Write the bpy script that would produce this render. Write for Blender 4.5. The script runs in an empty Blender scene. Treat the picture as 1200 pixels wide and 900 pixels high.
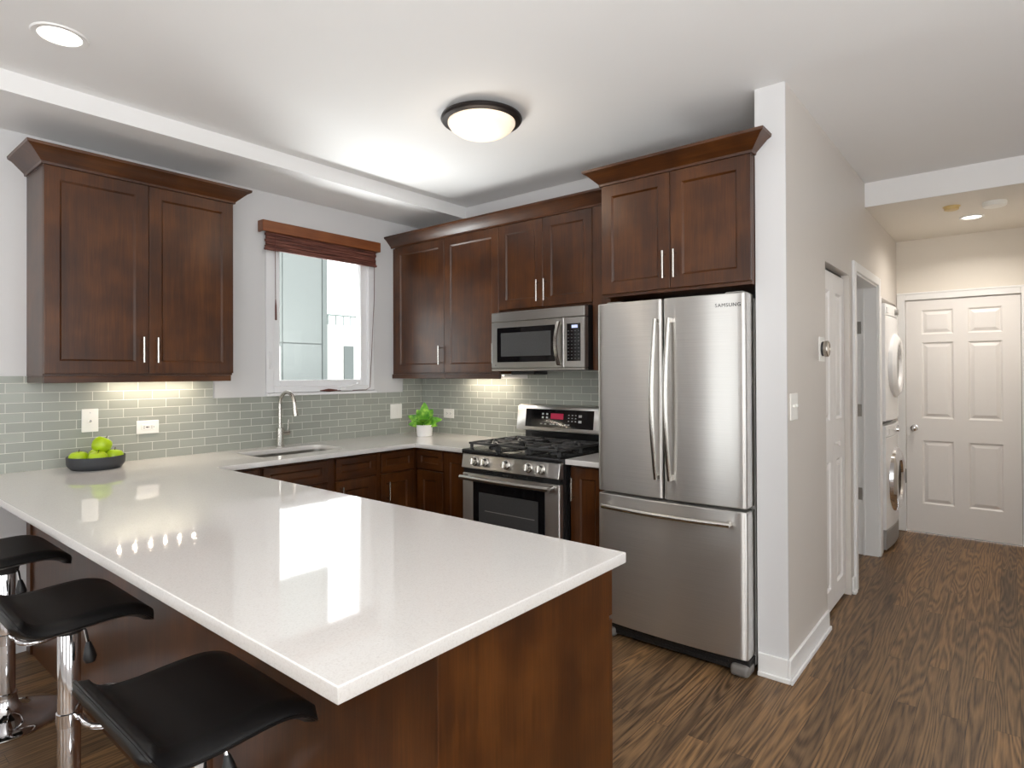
import bpy, bmesh, math, random
from mathutils import Matrix, Vector
random.seed(7)
S = bpy.context.scene
COL = S.collection
PI = math.pi

# ------------------------------------------------------------------ camera, world, light, exposure
CAM = (3.8807, -3.4943, 1.4042)
R_ = Vector((0.77116152, 0.63662634, -0.00409993))
U_ = Vector((0.00666317, -0.00163133, 0.99997647))
F_ = Vector((-0.63660467, 0.77117069, 0.00549997))
cd = bpy.data.cameras.new('camera'); cam = bpy.data.objects.new('camera', cd); COL.objects.link(cam)
m3 = Matrix((R_, U_, -F_)).transposed()
cam.matrix_world = Matrix.Translation(CAM) @ m3.to_4x4()
cd.sensor_width = 36.0; cd.lens = 708.823 / 1200 * 36.0
cd.shift_y = -(450 - 433.5774) / 1200
cd.clip_start = 0.02; cd.clip_end = 200
S.camera = cam
S.view_settings.view_transform = 'Standard'; S.view_settings.look = 'None'
S.view_settings.gamma = 1.0; S.view_settings.use_curve_mapping = False
S.view_settings.exposure = -0.2

w = bpy.data.worlds.new('sky'); S.world = w; w.use_nodes = True
bg = w.node_tree.nodes['Background']
bg.inputs[0].default_value = (0.96, 0.98, 1.0, 1); bg.inputs[1].default_value = 4.2
S.cycles.max_bounces = 10; S.cycles.diffuse_bounces = 6; S.cycles.glossy_bounces = 6; S.cycles.transparent_max_bounces = 12

def area(name, loc, rot, sx, sy, power, color=(1, 1, 1), spread=180):
    l = bpy.data.lights.new(name, 'AREA'); l.shape = 'RECTANGLE'; l.size = sx; l.size_y = sy
    l.energy = power; l.color = color; l.spread = math.radians(spread)
    o = bpy.data.objects.new(name, l); COL.objects.link(o); o.location = loc; o.rotation_euler = rot
    return o
def point(name, loc, power, color, r=0.05):
    l = bpy.data.lights.new(name, 'POINT'); l.energy = power; l.color = color; l.shadow_soft_size = r
    o = bpy.data.objects.new(name, l); COL.objects.link(o); o.location = loc
    return o
# daylight through the living room windows behind the camera
DAY = (1.0, 0.99, 0.98); YWIN = -7.60      # just outside the panes
area('daylight_front_window', (1.45, YWIN, 1.45), (math.radians(90), 0, 0), 1.1, 2.1, 20, DAY)
area('daylight_front_window', (4.55, YWIN, 1.45), (math.radians(90), 0, 0), 1.6, 2.1, 15, DAY)
# unseen fill lamp added behind the camera to brighten the ceiling
area('added_ceiling_fill', (4.8, -4.4, 1.0), (math.radians(180), 0, 0), 2.0, 2.0, 225, (1.0, 0.99, 0.98))
# daylight in through the kitchen window: straight in, and thrown up from the bright ground outside
area('kitchen_window_daylight', (-.30, -.95, 1.66), (math.radians(115), 0, math.radians(-90)), .85, .75, 6.5, (0.97, 0.99, 1.0))
area('kitchen_window_ground_bounce', (-1.0, -.95, .55), (math.radians(140), 0, math.radians(-90)), 1.7, 1.5, 330, (1.0, 1.0, 0.99))
# ------------------------------------------------------------------ materials
def mat(name):
    m = bpy.data.materials.new(name); m.use_nodes = True
    nt = m.node_tree; b = nt.nodes['Principled BSDF']
    return m, nt, b
def lin(r, g, b):
    f = lambda c: (c / 255 / 12.92) if c / 255 <= 0.04045 else ((c / 255 + 0.055) / 1.055) ** 2.4
    return (f(r), f(g), f(b), 1)
def plain(name, col, rough=0.5, metal=0.0, noise=0.06, scale=40.0, coat=0.0, spec=0.5, emit=None, estr=0.0):
    """solid colour with a faint procedural mottle"""
    m, nt, b = mat(name)
    n = nt.nodes.new('ShaderNodeTexNoise'); n.inputs['Scale'].default_value = scale; n.inputs['Detail'].default_value = 3
    tc = nt.nodes.new('ShaderNodeTexCoord'); nt.links.new(tc.outputs['Object'], n.inputs['Vector'])
    r = nt.nodes.new('ShaderNodeMix'); r.data_type = 'RGBA'
    r.inputs[6].default_value = tuple(c * (1 - noise) for c in col[:3]) + (1,)
    r.inputs[7].default_value = tuple(min(1, c * (1 + noise)) for c in col[:3]) + (1,)
    nt.links.new(n.outputs['Fac'], r.inputs[0]); nt.links.new(r.outputs[2], b.inputs['Base Color'])
    b.inputs['Roughness'].default_value = rough; b.inputs['Metallic'].default_value = metal
    b.inputs['Coat Weight'].default_value = coat; b.inputs['Specular IOR Level'].default_value = spec
    if emit:
        b.inputs['Emission Color'].default_value = emit; b.inputs['Emission Strength'].default_value = estr
    return m
def emission(name, col, strength):
    return plain(name, col, 0.4, emit=col, estr=strength)
def ramp(nt, stops):
    r = nt.nodes.new('ShaderNodeValToRGB'); e = r.color_ramp.elements
    while len(e) < len(stops): e.new(0.5)
    for i, (p, c) in enumerate(stops): e[i].position = p; e[i].color = c
    return r
def wood(name, dark, mid, light, axis='Z', rough=0.34, coat=0.2, scale=1.0):
    m, nt, b = mat(name); L = nt.links
    tc = nt.nodes.new('ShaderNodeTexCoord'); oi = nt.nodes.new('ShaderNodeObjectInfo')
    add = nt.nodes.new('ShaderNodeVectorMath'); add.operation = 'ADD'
    mul = nt.nodes.new('ShaderNodeMath'); mul.operation = 'MULTIPLY'; mul.inputs[1].default_value = 37.0
    L.new(oi.outputs['Random'], mul.inputs[0]); L.new(tc.outputs['Object'], add.inputs[0]); L.new(mul.outputs[0], add.inputs[1])
    mp = nt.nodes.new('ShaderNodeMapping')
    s = [14.0, 14.0, 14.0]; s['XYZ'.index(axis)] = 0.9
    mp.inputs['Scale'].default_value = [k * scale for k in s]
    L.new(add.outputs[0], mp.inputs['Vector'])
    n1 = nt.nodes.new('ShaderNodeTexNoise'); n1.inputs['Scale'].default_value = 1.6; n1.inputs['Detail'].default_value = 6; n1.inputs['Roughness'].default_value = 0.6; n1.inputs['Distortion'].default_value = 0.8
    L.new(mp.outputs[0], n1.inputs['Vector'])
    mp2 = nt.nodes.new('ShaderNodeMapping'); s2 = [120.0] * 3; s2['XYZ'.index(axis)] = 5.0
    mp2.inputs['Scale'].default_value = s2; L.new(add.outputs[0], mp2.inputs['Vector'])
    n2 = nt.nodes.new('ShaderNodeTexNoise'); n2.inputs['Scale'].default_value = 1.5; n2.inputs['Detail'].default_value = 2
    L.new(mp2.outputs[0], n2.inputs['Vector'])
    n3 = nt.nodes.new('ShaderNodeTexNoise'); n3.inputs['Scale'].default_value = 5.0; n3.inputs['Detail'].default_value = 2
    L.new(add.outputs[0], n3.inputs['Vector'])
    a1 = nt.nodes.new('ShaderNodeMath'); a1.operation = 'MULTIPLY_ADD'; a1.inputs[1].default_value = 0.34
    L.new(n1.outputs['Fac'], a1.inputs[0])
    m2 = nt.nodes.new('ShaderNodeMath'); m2.operation = 'MULTIPLY'; m2.inputs[1].default_value = 0.22; L.new(n2.outputs['Fac'], m2.inputs[0])
    L.new(m2.outputs[0], a1.inputs[2])
    a2 = nt.nodes.new('ShaderNodeMath'); a2.operation = 'MULTIPLY_ADD'; a2.inputs[1].default_value = 0.47
    L.new(n3.outputs['Fac'], a2.inputs[0]); L.new(a1.outputs[0], a2.inputs[2])
    r = ramp(nt, [(0.34, dark), (0.5, mid), (0.68, light)])
    L.new(a2.outputs[0], r.inputs[0]); L.new(r.outputs[0], b.inputs['Base Color'])
    b.inputs['Roughness'].default_value = rough; b.inputs['Specular IOR Level'].default_value = 0.42; b.inputs['Coat Weight'].default_value = coat; b.inputs['Coat Roughness'].default_value = 0.2
    return m
def brushed(name, col, rough=0.26, aniso=0.75, streak=0.05):
    m, nt, b = mat(name); L = nt.links
    tc = nt.nodes.new('ShaderNodeTexCoord'); mp = nt.nodes.new('ShaderNodeMapping'); mp.inputs['Scale'].default_value = (3, 3, 500)
    L.new(tc.outputs['Object'], mp.inputs['Vector'])
    n = nt.nodes.new('ShaderNodeTexNoise'); n.inputs['Scale'].default_value = 1; n.inputs['Detail'].default_value = 2; L.new(mp.outputs[0], n.inputs['Vector'])
    r = ramp(nt, [(0.3, tuple(c * (1 - streak) for c in col[:3]) + (1,)), (0.7, tuple(min(1, c * (1 + streak)) for c in col[:3]) + (1,))])
    L.new(n.outputs['Fac'], r.inputs[0]); L.new(r.outputs[0], b.inputs['Base Color'])
    b.inputs['Metallic'].default_value = 1; b.inputs['Roughness'].default_value = rough
    b.inputs['Anisotropic'].default_value = aniso; b.inputs['Anisotropic Rotation'].default_value = 0.25
    t = nt.nodes.new('ShaderNodeTangent'); t.direction_type = 'UV_MAP'; t.uv_map = 'UVMap'
    L.new(t.outputs[0], b.inputs['Tangent'])
    return m

M = {}
M['wall'] = plain('grey_wall_paint', lin(214, 214, 215), 0.6, noise=0.015, scale=3)
M['wall_warm'] = plain('grey_wall_paint_warm_lit', lin(209, 203, 196), 0.42, noise=0.015, scale=3)  # warmth of the hall lighting partly put into this paint colour
M['leak_block'] = plain('painted_dark_blocker', lin(90, 86, 80), 0.8)  # darkness of an unlit room put into the colour of the blocking slab
M['wall_hall'] = plain('hall_paint_warm_lit', lin(226, 220, 210), 0.5, noise=0.015, scale=3)  # part of the cream is warm lamplight put into the colour
M['ceiling'] = plain('white_ceiling_paint', lin(236, 236, 236), 0.75, noise=0.012, scale=3)
M['trim'] = plain('white_trim_paint', lin(236, 236, 235), 0.35, noise=0.01)
M['door_white'] = plain('white_door_paint', lin(236, 233, 230), 0.38, noise=0.01)
WD, WM, WL = lin(45, 20, 5), lin(68, 35, 9), lin(92, 52, 17)
M['wood_v'] = wood('cherry_stained_wood_upright', WD, WM, WL, 'Z')
M['wood_x'] = wood('cherry_stained_wood_lengthwise', WD, WM, WL, 'X')
M['wood_y'] = wood('cherry_stained_wood_crosswise', WD, WM, WL, 'Y')
M['wood_in'] = plain('dark_cabinet_underside', lin(48, 30, 22), 0.5)
M['shade_board'] = wood('brown_valance_wood', lin(92, 48, 24), lin(122, 68, 36), lin(140, 84, 46), 'Y', rough=0.4)
M['steel'] = brushed('brushed_stainless_steel', lin(224, 222, 219), rough=0.33, aniso=1.0)
M['steel_dark'] = brushed('satin_stainless_steel', lin(190, 188, 184), rough=0.3, aniso=0.3)
M['nickel'] = plain('brushed_nickel', lin(205, 202, 196), 0.24, metal=1, noise=0.03)
M['chrome'] = plain('polished_chrome', lin(232, 232, 234), 0.06, metal=1, noise=0.01)
M['black_gloss'] = plain('black_glass', (0.006, 0.006, 0.007, 1), 0.06, noise=0.1)
M['black_enamel'] = plain('black_enamel', (0.016, 0.016, 0.017, 1), 0.2, noise=0.1)
M['cast_iron'] = plain('cast_iron', (0.055, 0.055, 0.056, 1), 0.38, noise=0.3, scale=120)
M['black_plastic'] = plain('black_plastic', (0.014, 0.014, 0.015, 1), 0.4, noise=0.1)
M['grey_plastic'] = plain('grey_plastic', lin(150, 148, 145), 0.45)
M['key_print'] = plain('dim_grey_print', lin(96, 96, 98), 0.5)
M['foot_grey'] = plain('mid_grey_plastic', lin(118, 114, 110), 0.45)
M['light_grey'] = plain('light_grey_print', lin(200, 200, 200), 0.5)
M['leather'] = plain('black_faux_leather', (0.006, 0.006, 0.0065, 1), 0.38, noise=0.25, scale=260, spec=0.38)
M['appliance_white'] = plain('white_appliance_enamel', lin(236, 236, 236), 0.25, noise=0.01)
M['outlet_white'] = plain('white_cover_plate', lin(242, 241, 236), 0.35, noise=0.01)
M['slot'] = plain('dark_slot', (0.05, 0.048, 0.045, 1), 0.5)
M['vinyl'] = plain('white_window_vinyl', lin(236, 237, 239), 0.35, noise=0.01)
M['bowl'] = plain('matte_black_ceramic', lin(54, 56, 60), 0.5, noise=0.1)
M['pot'] = plain('white_ceramic_pot', lin(240, 240, 240), 0.35, noise=0.01)
M['soil'] = plain('potting_soil', lin(50, 40, 30), 0.9, noise=0.5, scale=200)
M['bronze'] = plain('oil_rubbed_bronze', lin(52, 47, 46), 0.38, metal=0.6, noise=0.1)
M['yellowed'] = plain('yellowed_plastic', lin(216, 190, 130), 0.45, noise=0.15, scale=60)
M['dome'] = plain('frosted_lamp_glass', lin(250, 240, 225), 0.25, noise=0.02, scale=12, emit=lin(255, 232, 202), estr=0.62)
M['lamp'] = emission('lit_lamp_lens', lin(255, 246, 232), 6.0)
M['led'] = emission('lit_led', lin(255, 232, 200), 40.0)
M['red_display'] = emission('red_clock_display', lin(150, 22, 56), 0.55)
M['blue_display'] = emission('pale_clock_display', lin(190, 200, 235), 0.8)
M['cord'] = plain('brown_cord', lin(98, 52, 44), 0.6)
M['thermo'] = plain('thermostat_steel_ring', lin(190, 184, 176), 0.25, metal=1)
M['drum_glass'] = plain('smoked_door_glass', lin(60, 50, 42), 0.08, noise=0.2, scale=8)
M['grate_gap'] = plain('dark_drum_interior', lin(62, 56, 54), 0.35)

def make_counter():
    m, nt, b = mat('white_quartz'); L = nt.links
    tc = nt.nodes.new('ShaderNodeTexCoord')
    n = nt.nodes.new('ShaderNodeTexNoise'); n.inputs['Scale'].default_value = 260; n.inputs['Detail'].default_value = 4; L.new(tc.outputs['Object'], n.inputs['Vector'])
    r = ramp(nt, [(0.28, lin(214, 211, 207)), (0.42, lin(224, 221, 218)), (0.62, lin(228, 226, 223))])
    L.new(n.outputs['Fac'], r.inputs[0]); L.new(r.outputs[0], b.inputs['Base Color'])
    b.inputs['Roughness'].default_value = 0.045; b.inputs['IOR'].default_value = 2.1
    return m
M['quartz'] = make_counter()

def make_tile(name, axis, zoff):
    m, nt, b = mat(name); L = nt.links
    tc = nt.nodes.new('ShaderNodeTexCoord'); sp = nt.nodes.new('ShaderNodeSeparateXYZ'); cb = nt.nodes.new('ShaderNodeCombineXYZ')
    L.new(tc.outputs['Object'], sp.inputs[0]); L.new(sp.outputs[axis], cb.inputs[0]); L.new(sp.outputs['Z'], cb.inputs[1])
    mp = nt.nodes.new('ShaderNodeMapping'); mp.inputs['Location'].default_value = (0.02, zoff, 0); L.new(cb.outputs[0], mp.inputs['Vector'])
    br = nt.nodes.new('ShaderNodeTexBrick'); br.offset = 0.5; br.squash = 1.0
    br.inputs['Scale'].default_value = 1.0; br.inputs['Brick Width'].default_value = 0.149; br.inputs['Row Height'].default_value = 0.05
    br.inputs['Mortar Size'].default_value = 0.0014; br.inputs['Mortar Smooth'].default_value = 0.2; br.inputs['Bias'].default_value = -0.1
    br.inputs['Color1'].default_value = lin(154, 158, 150); br.inputs['Color2'].default_value = lin(165, 169, 161); br.inputs['Mortar'].default_value = lin(222, 222, 214)
    L.new(mp.outputs[0], br.inputs['Vector']); L.new(br.outputs['Color'], b.inputs['Base Color'])
    rr = ramp(nt, [(0.0, (0.2, 0.2, 0.2, 1)), (1.0, (0.7, 0.7, 0.7, 1))]); L.new(br.outputs['Fac'], rr.inputs[0]); L.new(rr.outputs[0], b.inputs['Roughness'])
    bp = nt.nodes.new('ShaderNodeBump'); bp.inputs['Distance'].default_value = 0.0015; bp.inputs['Strength'].default_value = 0.5; bp.invert = True
    L.new(br.outputs['Fac'], bp.inputs['Height']); L.new(bp.outputs[0], b.inputs['Normal'])
    return m
M['tile_y'] = make_tile('sage_glass_tile_side', 'Y', -0.014)
M['tile_x'] = make_tile('sage_glass_tile_back', 'X', -0.014)

def make_floor():
    m, nt, b = mat('dark_oak_floorboards'); L = nt.links
    tc = nt.nodes.new('ShaderNodeTexCoord'); sp = nt.nodes.new('ShaderNodeSeparateXYZ'); L.new(tc.outputs['Object'], sp.inputs[0])
    cb = nt.nodes.new('ShaderNodeCombineXYZ'); L.new(sp.outputs['Y'], cb.inputs[0]); L.new(sp.outputs['X'], cb.inputs[1])
    br = nt.nodes.new('ShaderNodeTexBrick'); br.offset = 0.37; br.offset_frequency = 2
    br.inputs['Scale'].default_value = 1; br.inputs['Brick Width'].default_value = 1.25; br.inputs['Row Height'].default_value = 0.083
    br.inputs['Mortar Size'].default_value = 0.0007; br.inputs['Mortar Smooth'].default_value = 0; br.inputs['Bias'].default_value = 0
    br.inputs['Color1'].default_value = (0, 0, 0, 1); br.inputs['Color2'].default_value = (1, 1, 1, 1); br.inputs['Mortar'].default_value = (0.5, 0.5, 0.5, 1)
    L.new(cb.outputs[0], br.inputs['Vector'])
    # each board takes its own slice of the grain
    off = nt.nodes.new('ShaderNodeVectorMath'); off.operation = 'SCALE'; off.inputs['Scale'].default_value = 23.0; L.new(br.outputs['Color'], off.inputs[0])
    ad = nt.nodes.new('ShaderNodeVectorMath'); ad.operation = 'ADD'; L.new(tc.outputs['Object'], ad.inputs[0]); L.new(off.outputs[0], ad.inputs[1])
    # cathedral grain: contour lines of a stretched noise
    mp = nt.nodes.new('ShaderNodeMapping'); mp.inputs['Scale'].default_value = (8.0, 0.55, 1); L.new(ad.outputs[0], mp.inputs['Vector'])
    n = nt.nodes.new('ShaderNodeTexNoise'); n.inputs['Scale'].default_value = 1.25; n.inputs['Detail'].default_value = 2.0; n.inputs['Roughness'].default_value = 0.35; n.inputs['Distortion'].default_value = 0.1
    L.new(mp.outputs[0], n.inputs['Vector'])
    mu = nt.nodes.new('ShaderNodeMath'); mu.operation = 'MULTIPLY'; mu.inputs[1].default_value = 105.0; L.new(n.outputs['Fac'], mu.inputs[0])
    si = nt.nodes.new('ShaderNodeMath'); si.operation = 'SINE'; L.new(mu.outputs[0], si.inputs[0])
    # fine pores
    mp2 = nt.nodes.new('ShaderNodeMapping'); mp2.inputs['Scale'].default_value = (160, 7, 1); L.new(ad.outputs[0], mp2.inputs['Vector'])
    n2 = nt.nodes.new('ShaderNodeTexNoise'); n2.inputs['Scale'].default_value = 1; n2.inputs['Detail'].default_value = 3; L.new(mp2.outputs[0], n2.inputs['Vector'])
    s1 = nt.nodes.new('ShaderNodeMath'); s1.operation = 'MULTIPLY_ADD'; s1.inputs[1].default_value = 0.135; s1.inputs[2].default_value = 0.20; L.new(si.outputs[0], s1.inputs[0])
    s2 = nt.nodes.new('ShaderNodeMath'); s2.operation = 'MULTIPLY_ADD'; s2.inputs[1].default_value = 0.6; L.new(n2.outputs['Fac'], s2.inputs[0]); L.new(s1.outputs[0], s2.inputs[2])
    r = ramp(nt, [(0.22, lin(56, 42, 30)), (0.42, lin(104, 81, 58)), (0.72, lin(142, 112, 80))])
    L.new(s2.outputs[0], r.inputs[0])
    # per-board tone
    tn = ramp(nt, [(0.0, (0.68, 0.68, 0.70, 1)), (0.5, (0.95, 0.94, 0.92, 1)), (1.0, (1.25, 1.18, 1.06, 1))]); L.new(br.outputs['Color'], tn.inputs[0])
    mx = nt.nodes.new('ShaderNodeMix'); mx.data_type = 'RGBA'; mx.blend_type = 'MULTIPLY'; mx.inputs[0].default_value = 1
    L.new(r.outputs[0], mx.inputs[6]); L.new(tn.outputs[0], mx.inputs[7])
    mm = nt.nodes.new('ShaderNodeMix'); mm.data_type = 'RGBA'; L.new(br.outputs['Fac'], mm.inputs[0]); L.new(mx.outputs[2], mm.inputs[6]); mm.inputs[7].default_value = lin(38, 29, 24)
    L.new(mm.outputs[2], b.inputs['Base Color'])
    b.inputs['Roughness'].default_value = 0.42; b.inputs['Specular IOR Level'].default_value = 0.3
    return m
M['floor'] = make_floor()

def make_bamboo():
    m, nt, b = mat('woven_bamboo'); L = nt.links
    tc = nt.nodes.new('ShaderNodeTexCoord'); mp = nt.nodes.new('ShaderNodeMapping'); mp.inputs['Scale'].default_value = (60, 5, 190); L.new(tc.outputs['Object'], mp.inputs['Vector'])
    n = nt.nodes.new('ShaderNodeTexNoise'); n.inputs['Scale'].default_value = 1; n.inputs['Detail'].default_value = 3; L.new(mp.outputs[0], n.inputs['Vector'])
    r = ramp(nt, [(0.3, lin(44, 24, 20)), (0.5, lin(98, 54, 44)), (0.72, lin(142, 92, 76))]); L.new(n.outputs['Fac'], r.inputs[0])
    L.new(r.outputs[0], b.inputs['Base Color']); b.inputs['Roughness'].default_value = 0.6
    return m
M['bamboo'] = make_bamboo()

def make_glass():
    m = bpy.data.materials.new('window_glass'); m.use_nodes = True; nt = m.node_tree; nt.nodes.remove(nt.nodes['Principled BSDF'])
    out = nt.nodes['Material Output']; mix = nt.nodes.new('ShaderNodeMixShader'); t = nt.nodes.new('ShaderNodeBsdfTransparent'); g = nt.nodes.new('ShaderNodeBsdfGlossy')
    t.inputs[0].default_value = (0.97, 0.98, 0.975, 1); g.inputs['Roughness'].default_value = 0.01
    f = nt.nodes.new('ShaderNodeFresnel'); f.inputs[0].default_value = 1.25
    nt.links.new(f.outputs[0], mix.inputs[0]); nt.links.new(t.outputs[0], mix.inputs[1]); nt.links.new(g.outputs[0], mix.inputs[2]); nt.links.new(mix.outputs[0], out.inputs[0])
    return m
M['glass'] = make_glass()
M['apple'] = plain('green_apple_skin', lin(176, 206, 28), 0.3, noise=0.25, scale=30)
M['stem'] = plain('apple_stem', lin(74, 58, 30), 0.7)
def make_leaf():
    m, nt, b = mat('green_leaf'); L = nt.links
    tc = nt.nodes.new('ShaderNodeTexCoord'); n = nt.nodes.new('ShaderNodeTexNoise'); n.inputs['Scale'].default_value = 28; L.new(tc.outputs['Object'], n.inputs['Vector'])
    r = ramp(nt, [(0.32, lin(66, 128, 34)), (0.52, lin(112, 176, 52)), (0.7, lin(176, 216, 92))]); L.new(n.outputs['Fac'], r.inputs[0]); L.new(r.outputs[0], b.inputs['Base Color'])
    b.inputs['Roughness'].default_value = 0.4
    return m
M['leaf'] = make_leaf()
M['facade'] = plain('pale_green_facade_panel', lin(104, 109, 107), 0.6, noise=0.03, scale=2)
M['facade_edge'] = plain('facade_corner_trim', lin(92, 98, 96), 0.6, noise=0.02)
M['facade_white'] = plain('white_facade', lin(182, 182, 178), 0.7, noise=0.02)
M['facade_gap'] = plain('facade_joint', lin(120, 130, 126), 0.8)

# ------------------------------------------------------------------ mesh builder
class MB:
    def __init__(s): s.bm = bmesh.new()
    def _merge(s, t, M4=None):
        if M4 is not None: t.transform(M4)
        me = bpy.data.meshes.new('tmp'); t.to_mesh(me); t.free(); s.bm.from_mesh(me); bpy.data.meshes.remove(me); return s
    def box(s, x0, x1, y0, y1, z0, z1, bev=0.0, seg=1, M4=None):
        t = bmesh.new(); bmesh.ops.create_cube(t, size=1)
        x0, x1 = min(x0, x1), max(x0, x1); y0, y1 = min(y0, y1), max(y0, y1); z0, z1 = min(z0, z1), max(z0, z1)
        for v in t.verts: v.co = (x0 + (v.co.x + .5) * (x1 - x0), y0 + (v.co.y + .5) * (y1 - y0), z0 + (v.co.z + .5) * (z1 - z0))
        if bev > 0: bmesh.ops.bevel(t, geom=t.edges[:], offset=min(bev, .49 * min(x1 - x0, y1 - y0, z1 - z0)), segments=seg, profile=.5, affect='EDGES')
        return s._merge(t, M4)
    def prism(s, poly, axis, a0, a1, bev=0.0, M4=None):
        """polygon in the two other axes (cyclic order) extruded along axis"""
        t = bmesh.new(); ax = 'xyz'.index(axis)
        def P(p, a):
            c = [0, 0, 0]; c[ax] = a; c[(ax + 1) % 3] = p[0]; c[(ax + 2) % 3] = p[1]; return c
        A = [t.verts.new(P(p, a0)) for p in poly]; B = [t.verts.new(P(p, a1)) for p in poly]; n = len(poly)
        t.faces.new(A[::-1]); t.faces.new(B)
        for i in range(n): t.faces.new((A[i], A[(i + 1) % n], B[(i + 1) % n], B[i]))
        bmesh.ops.recalc_face_normals(t, faces=t.faces[:])
        if bev > 0: bmesh.ops.bevel(t, geom=t.edges[:], offset=bev, segments=1, affect='EDGES')
        return s._merge(t, M4)
    def lathe(s, prof, c=(0, 0, 0), axis='z', n=32, M4=None, sx=1.0, sy=1.0):
        t = bmesh.new(); rings = []
        for r, h in prof:
            if r < 1e-6: rings.append([t.verts.new((0, 0, h))])
            else: rings.append([t.verts.new((r * sx * math.cos(2 * PI * i / n), r * sy * math.sin(2 * PI * i / n), h)) for i in range(n)])
        for a, b in zip(rings[:-1], rings[1:]):
            for i in range(n):
                j = (i + 1) % n
                if len(a) == 1 and len(b) == 1: continue
                if len(a) == 1: t.faces.new((a[0], b[i], b[j]))
                elif len(b) == 1: t.faces.new((a[i], a[j], b[0]))
                else: t.faces.new((a[i], a[j], b[j], b[i]))
        bmesh.ops.recalc_face_normals(t, faces=t.faces[:])
        if axis == 'x': t.transform(Matrix.Rotation(PI / 2, 4, 'Y'))       # profile height runs along +x
        elif axis == '-y': t.transform(Matrix.Rotation(PI / 2, 4, 'X'))    # height runs along -y
        elif axis == 'y': t.transform(Matrix.Rotation(-PI / 2, 4, 'X'))
        t.transform(Matrix.Translation(c))
        return s._merge(t, M4)
    def tube(s, pts, r, n=12, closed=False, M4=None, cap=True):
        pts = [Vector(p) for p in pts]; t = bmesh.new(); N = len(pts); rings = []
        rad = r if isinstance(r, (list, tuple)) else [r] * N
        up = None
        for i, p in enumerate(pts):
            a = pts[(i - 1) % N] if (closed or i > 0) else p; b = pts[(i + 1) % N] if (closed or i < N - 1) else p
            d = (b - a).normalized()
            if up is None: up = d.orthogonal().normalized()
            up = (up - d * up.dot(d))
            up = up.normalized() if up.length > 1e-6 else d.orthogonal().normalized()
            q = d.cross(up)
            rings.append([t.verts.new(p + rad[i] * (math.cos(2 * PI * k / n) * up + math.sin(2 * PI * k / n) * q)) for k in range(n)])
        for i in range(N if closed else N - 1):
            A, B = rings[i], rings[(i + 1) % N]
            for k in range(n): t.faces.new((A[k], A[(k + 1) % n], B[(k + 1) % n], B[k]))
        if cap and not closed: t.faces.new(rings[0][::-1]); t.faces.new(rings[-1])
        bmesh.ops.recalc_face_normals(t, faces=t.faces[:])
        return s._merge(t, M4)
    def cyl(s, p0, p1, r, n=20, M4=None): return s.tube([p0, p1], r, n, M4=M4)
    def grid(s, f, nu, nv, thick=0.0, M4=None):
        """surface f(u,v) -> point, given thickness along its normals"""
        t = bmesh.new(); V = [[t.verts.new(f(i / nu, j / nv)) for j in range(nv + 1)] for i in range(nu + 1)]
        for i in range(nu):
            for j in range(nv): t.faces.new((V[i][j], V[i + 1][j], V[i + 1][j + 1], V[i][j + 1]))
        bmesh.ops.recalc_face_normals(t, faces=t.faces[:])
        if thick: bmesh.ops.solidify(t, geom=t.faces[:], thickness=thick); bmesh.ops.recalc_face_normals(t, faces=t.faces[:])
        return s._merge(t, M4)
    def build(s, name, m, parent=None, M4=None, smooth=35):
        if M4 is not None: s.bm.transform(M4)
        root = parent
        while root is not None and root.parent is not None: root = root.parent
        if root is not None: s.bm.transform(Matrix.Translation(-Vector(root.location)))
        uv = s.bm.loops.layers.uv.new('UVMap')
        for f in s.bm.faces:
            nz = abs(f.normal.z) > 0.9
            for l in f.loops: l[uv].uv = ((l.vert.co.x + l.vert.co.y), l.vert.co.y if nz else l.vert.co.z)
        me = bpy.data.meshes.new(name); s.bm.to_mesh(me); s.bm.free()
        me.materials.append(M[m] if isinstance(m, str) else m)
        if smooth:
            for p in me.polygons: p.use_smooth = True
            me.set_sharp_from_angle(angle=math.radians(smooth))
        o = bpy.data.objects.new(name, me); COL.objects.link(o)
        if parent is not None: o.parent = parent
        else:
            # origin at the base of the thing
            vs = [v.co for v in me.vertices]
            c = Vector(((min(v.x for v in vs) + max(v.x for v in vs)) / 2, (min(v.y for v in vs) + max(v.y for v in vs)) / 2, min(v.z for v in vs)))
            if name not in KEEP: me.transform(Matrix.Translation(-c)); o.location = c
        return o
KEEP = {'floor', 'tile_backsplash'}
def thing(name, label, cat, loc, group=None):
    o = bpy.data.objects.new(name, None); COL.objects.link(o); o.location = loc; o.empty_display_size = 0.1
    o['label'] = label; o['category'] = cat
    if group: o['group'] = group
    return o
def tag(o, label, cat, group=None):
    o['label'] = label; o['category'] = cat
    if group: o['group'] = group
    return o
def struct(o, label=None):
    o['kind'] = 'structure'
    if label: o['label'] = label
    return o
def sthing(name, loc, label=None):
    o = bpy.data.objects.new(name, None); COL.objects.link(o); o.location = loc; o.empty_display_size = 0.1
    return struct(o, label)
def copy_thing(o, parent=None):
    kids = [c for c in CHILDREN[o.name]] if o.name in CHILDREN else list(o.children)
    c = o.copy(); COL.objects.link(c)
    if parent is not None: c.parent = parent
    for k in kids: copy_thing(k, c)
    return c
CHILDREN = {}

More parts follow.
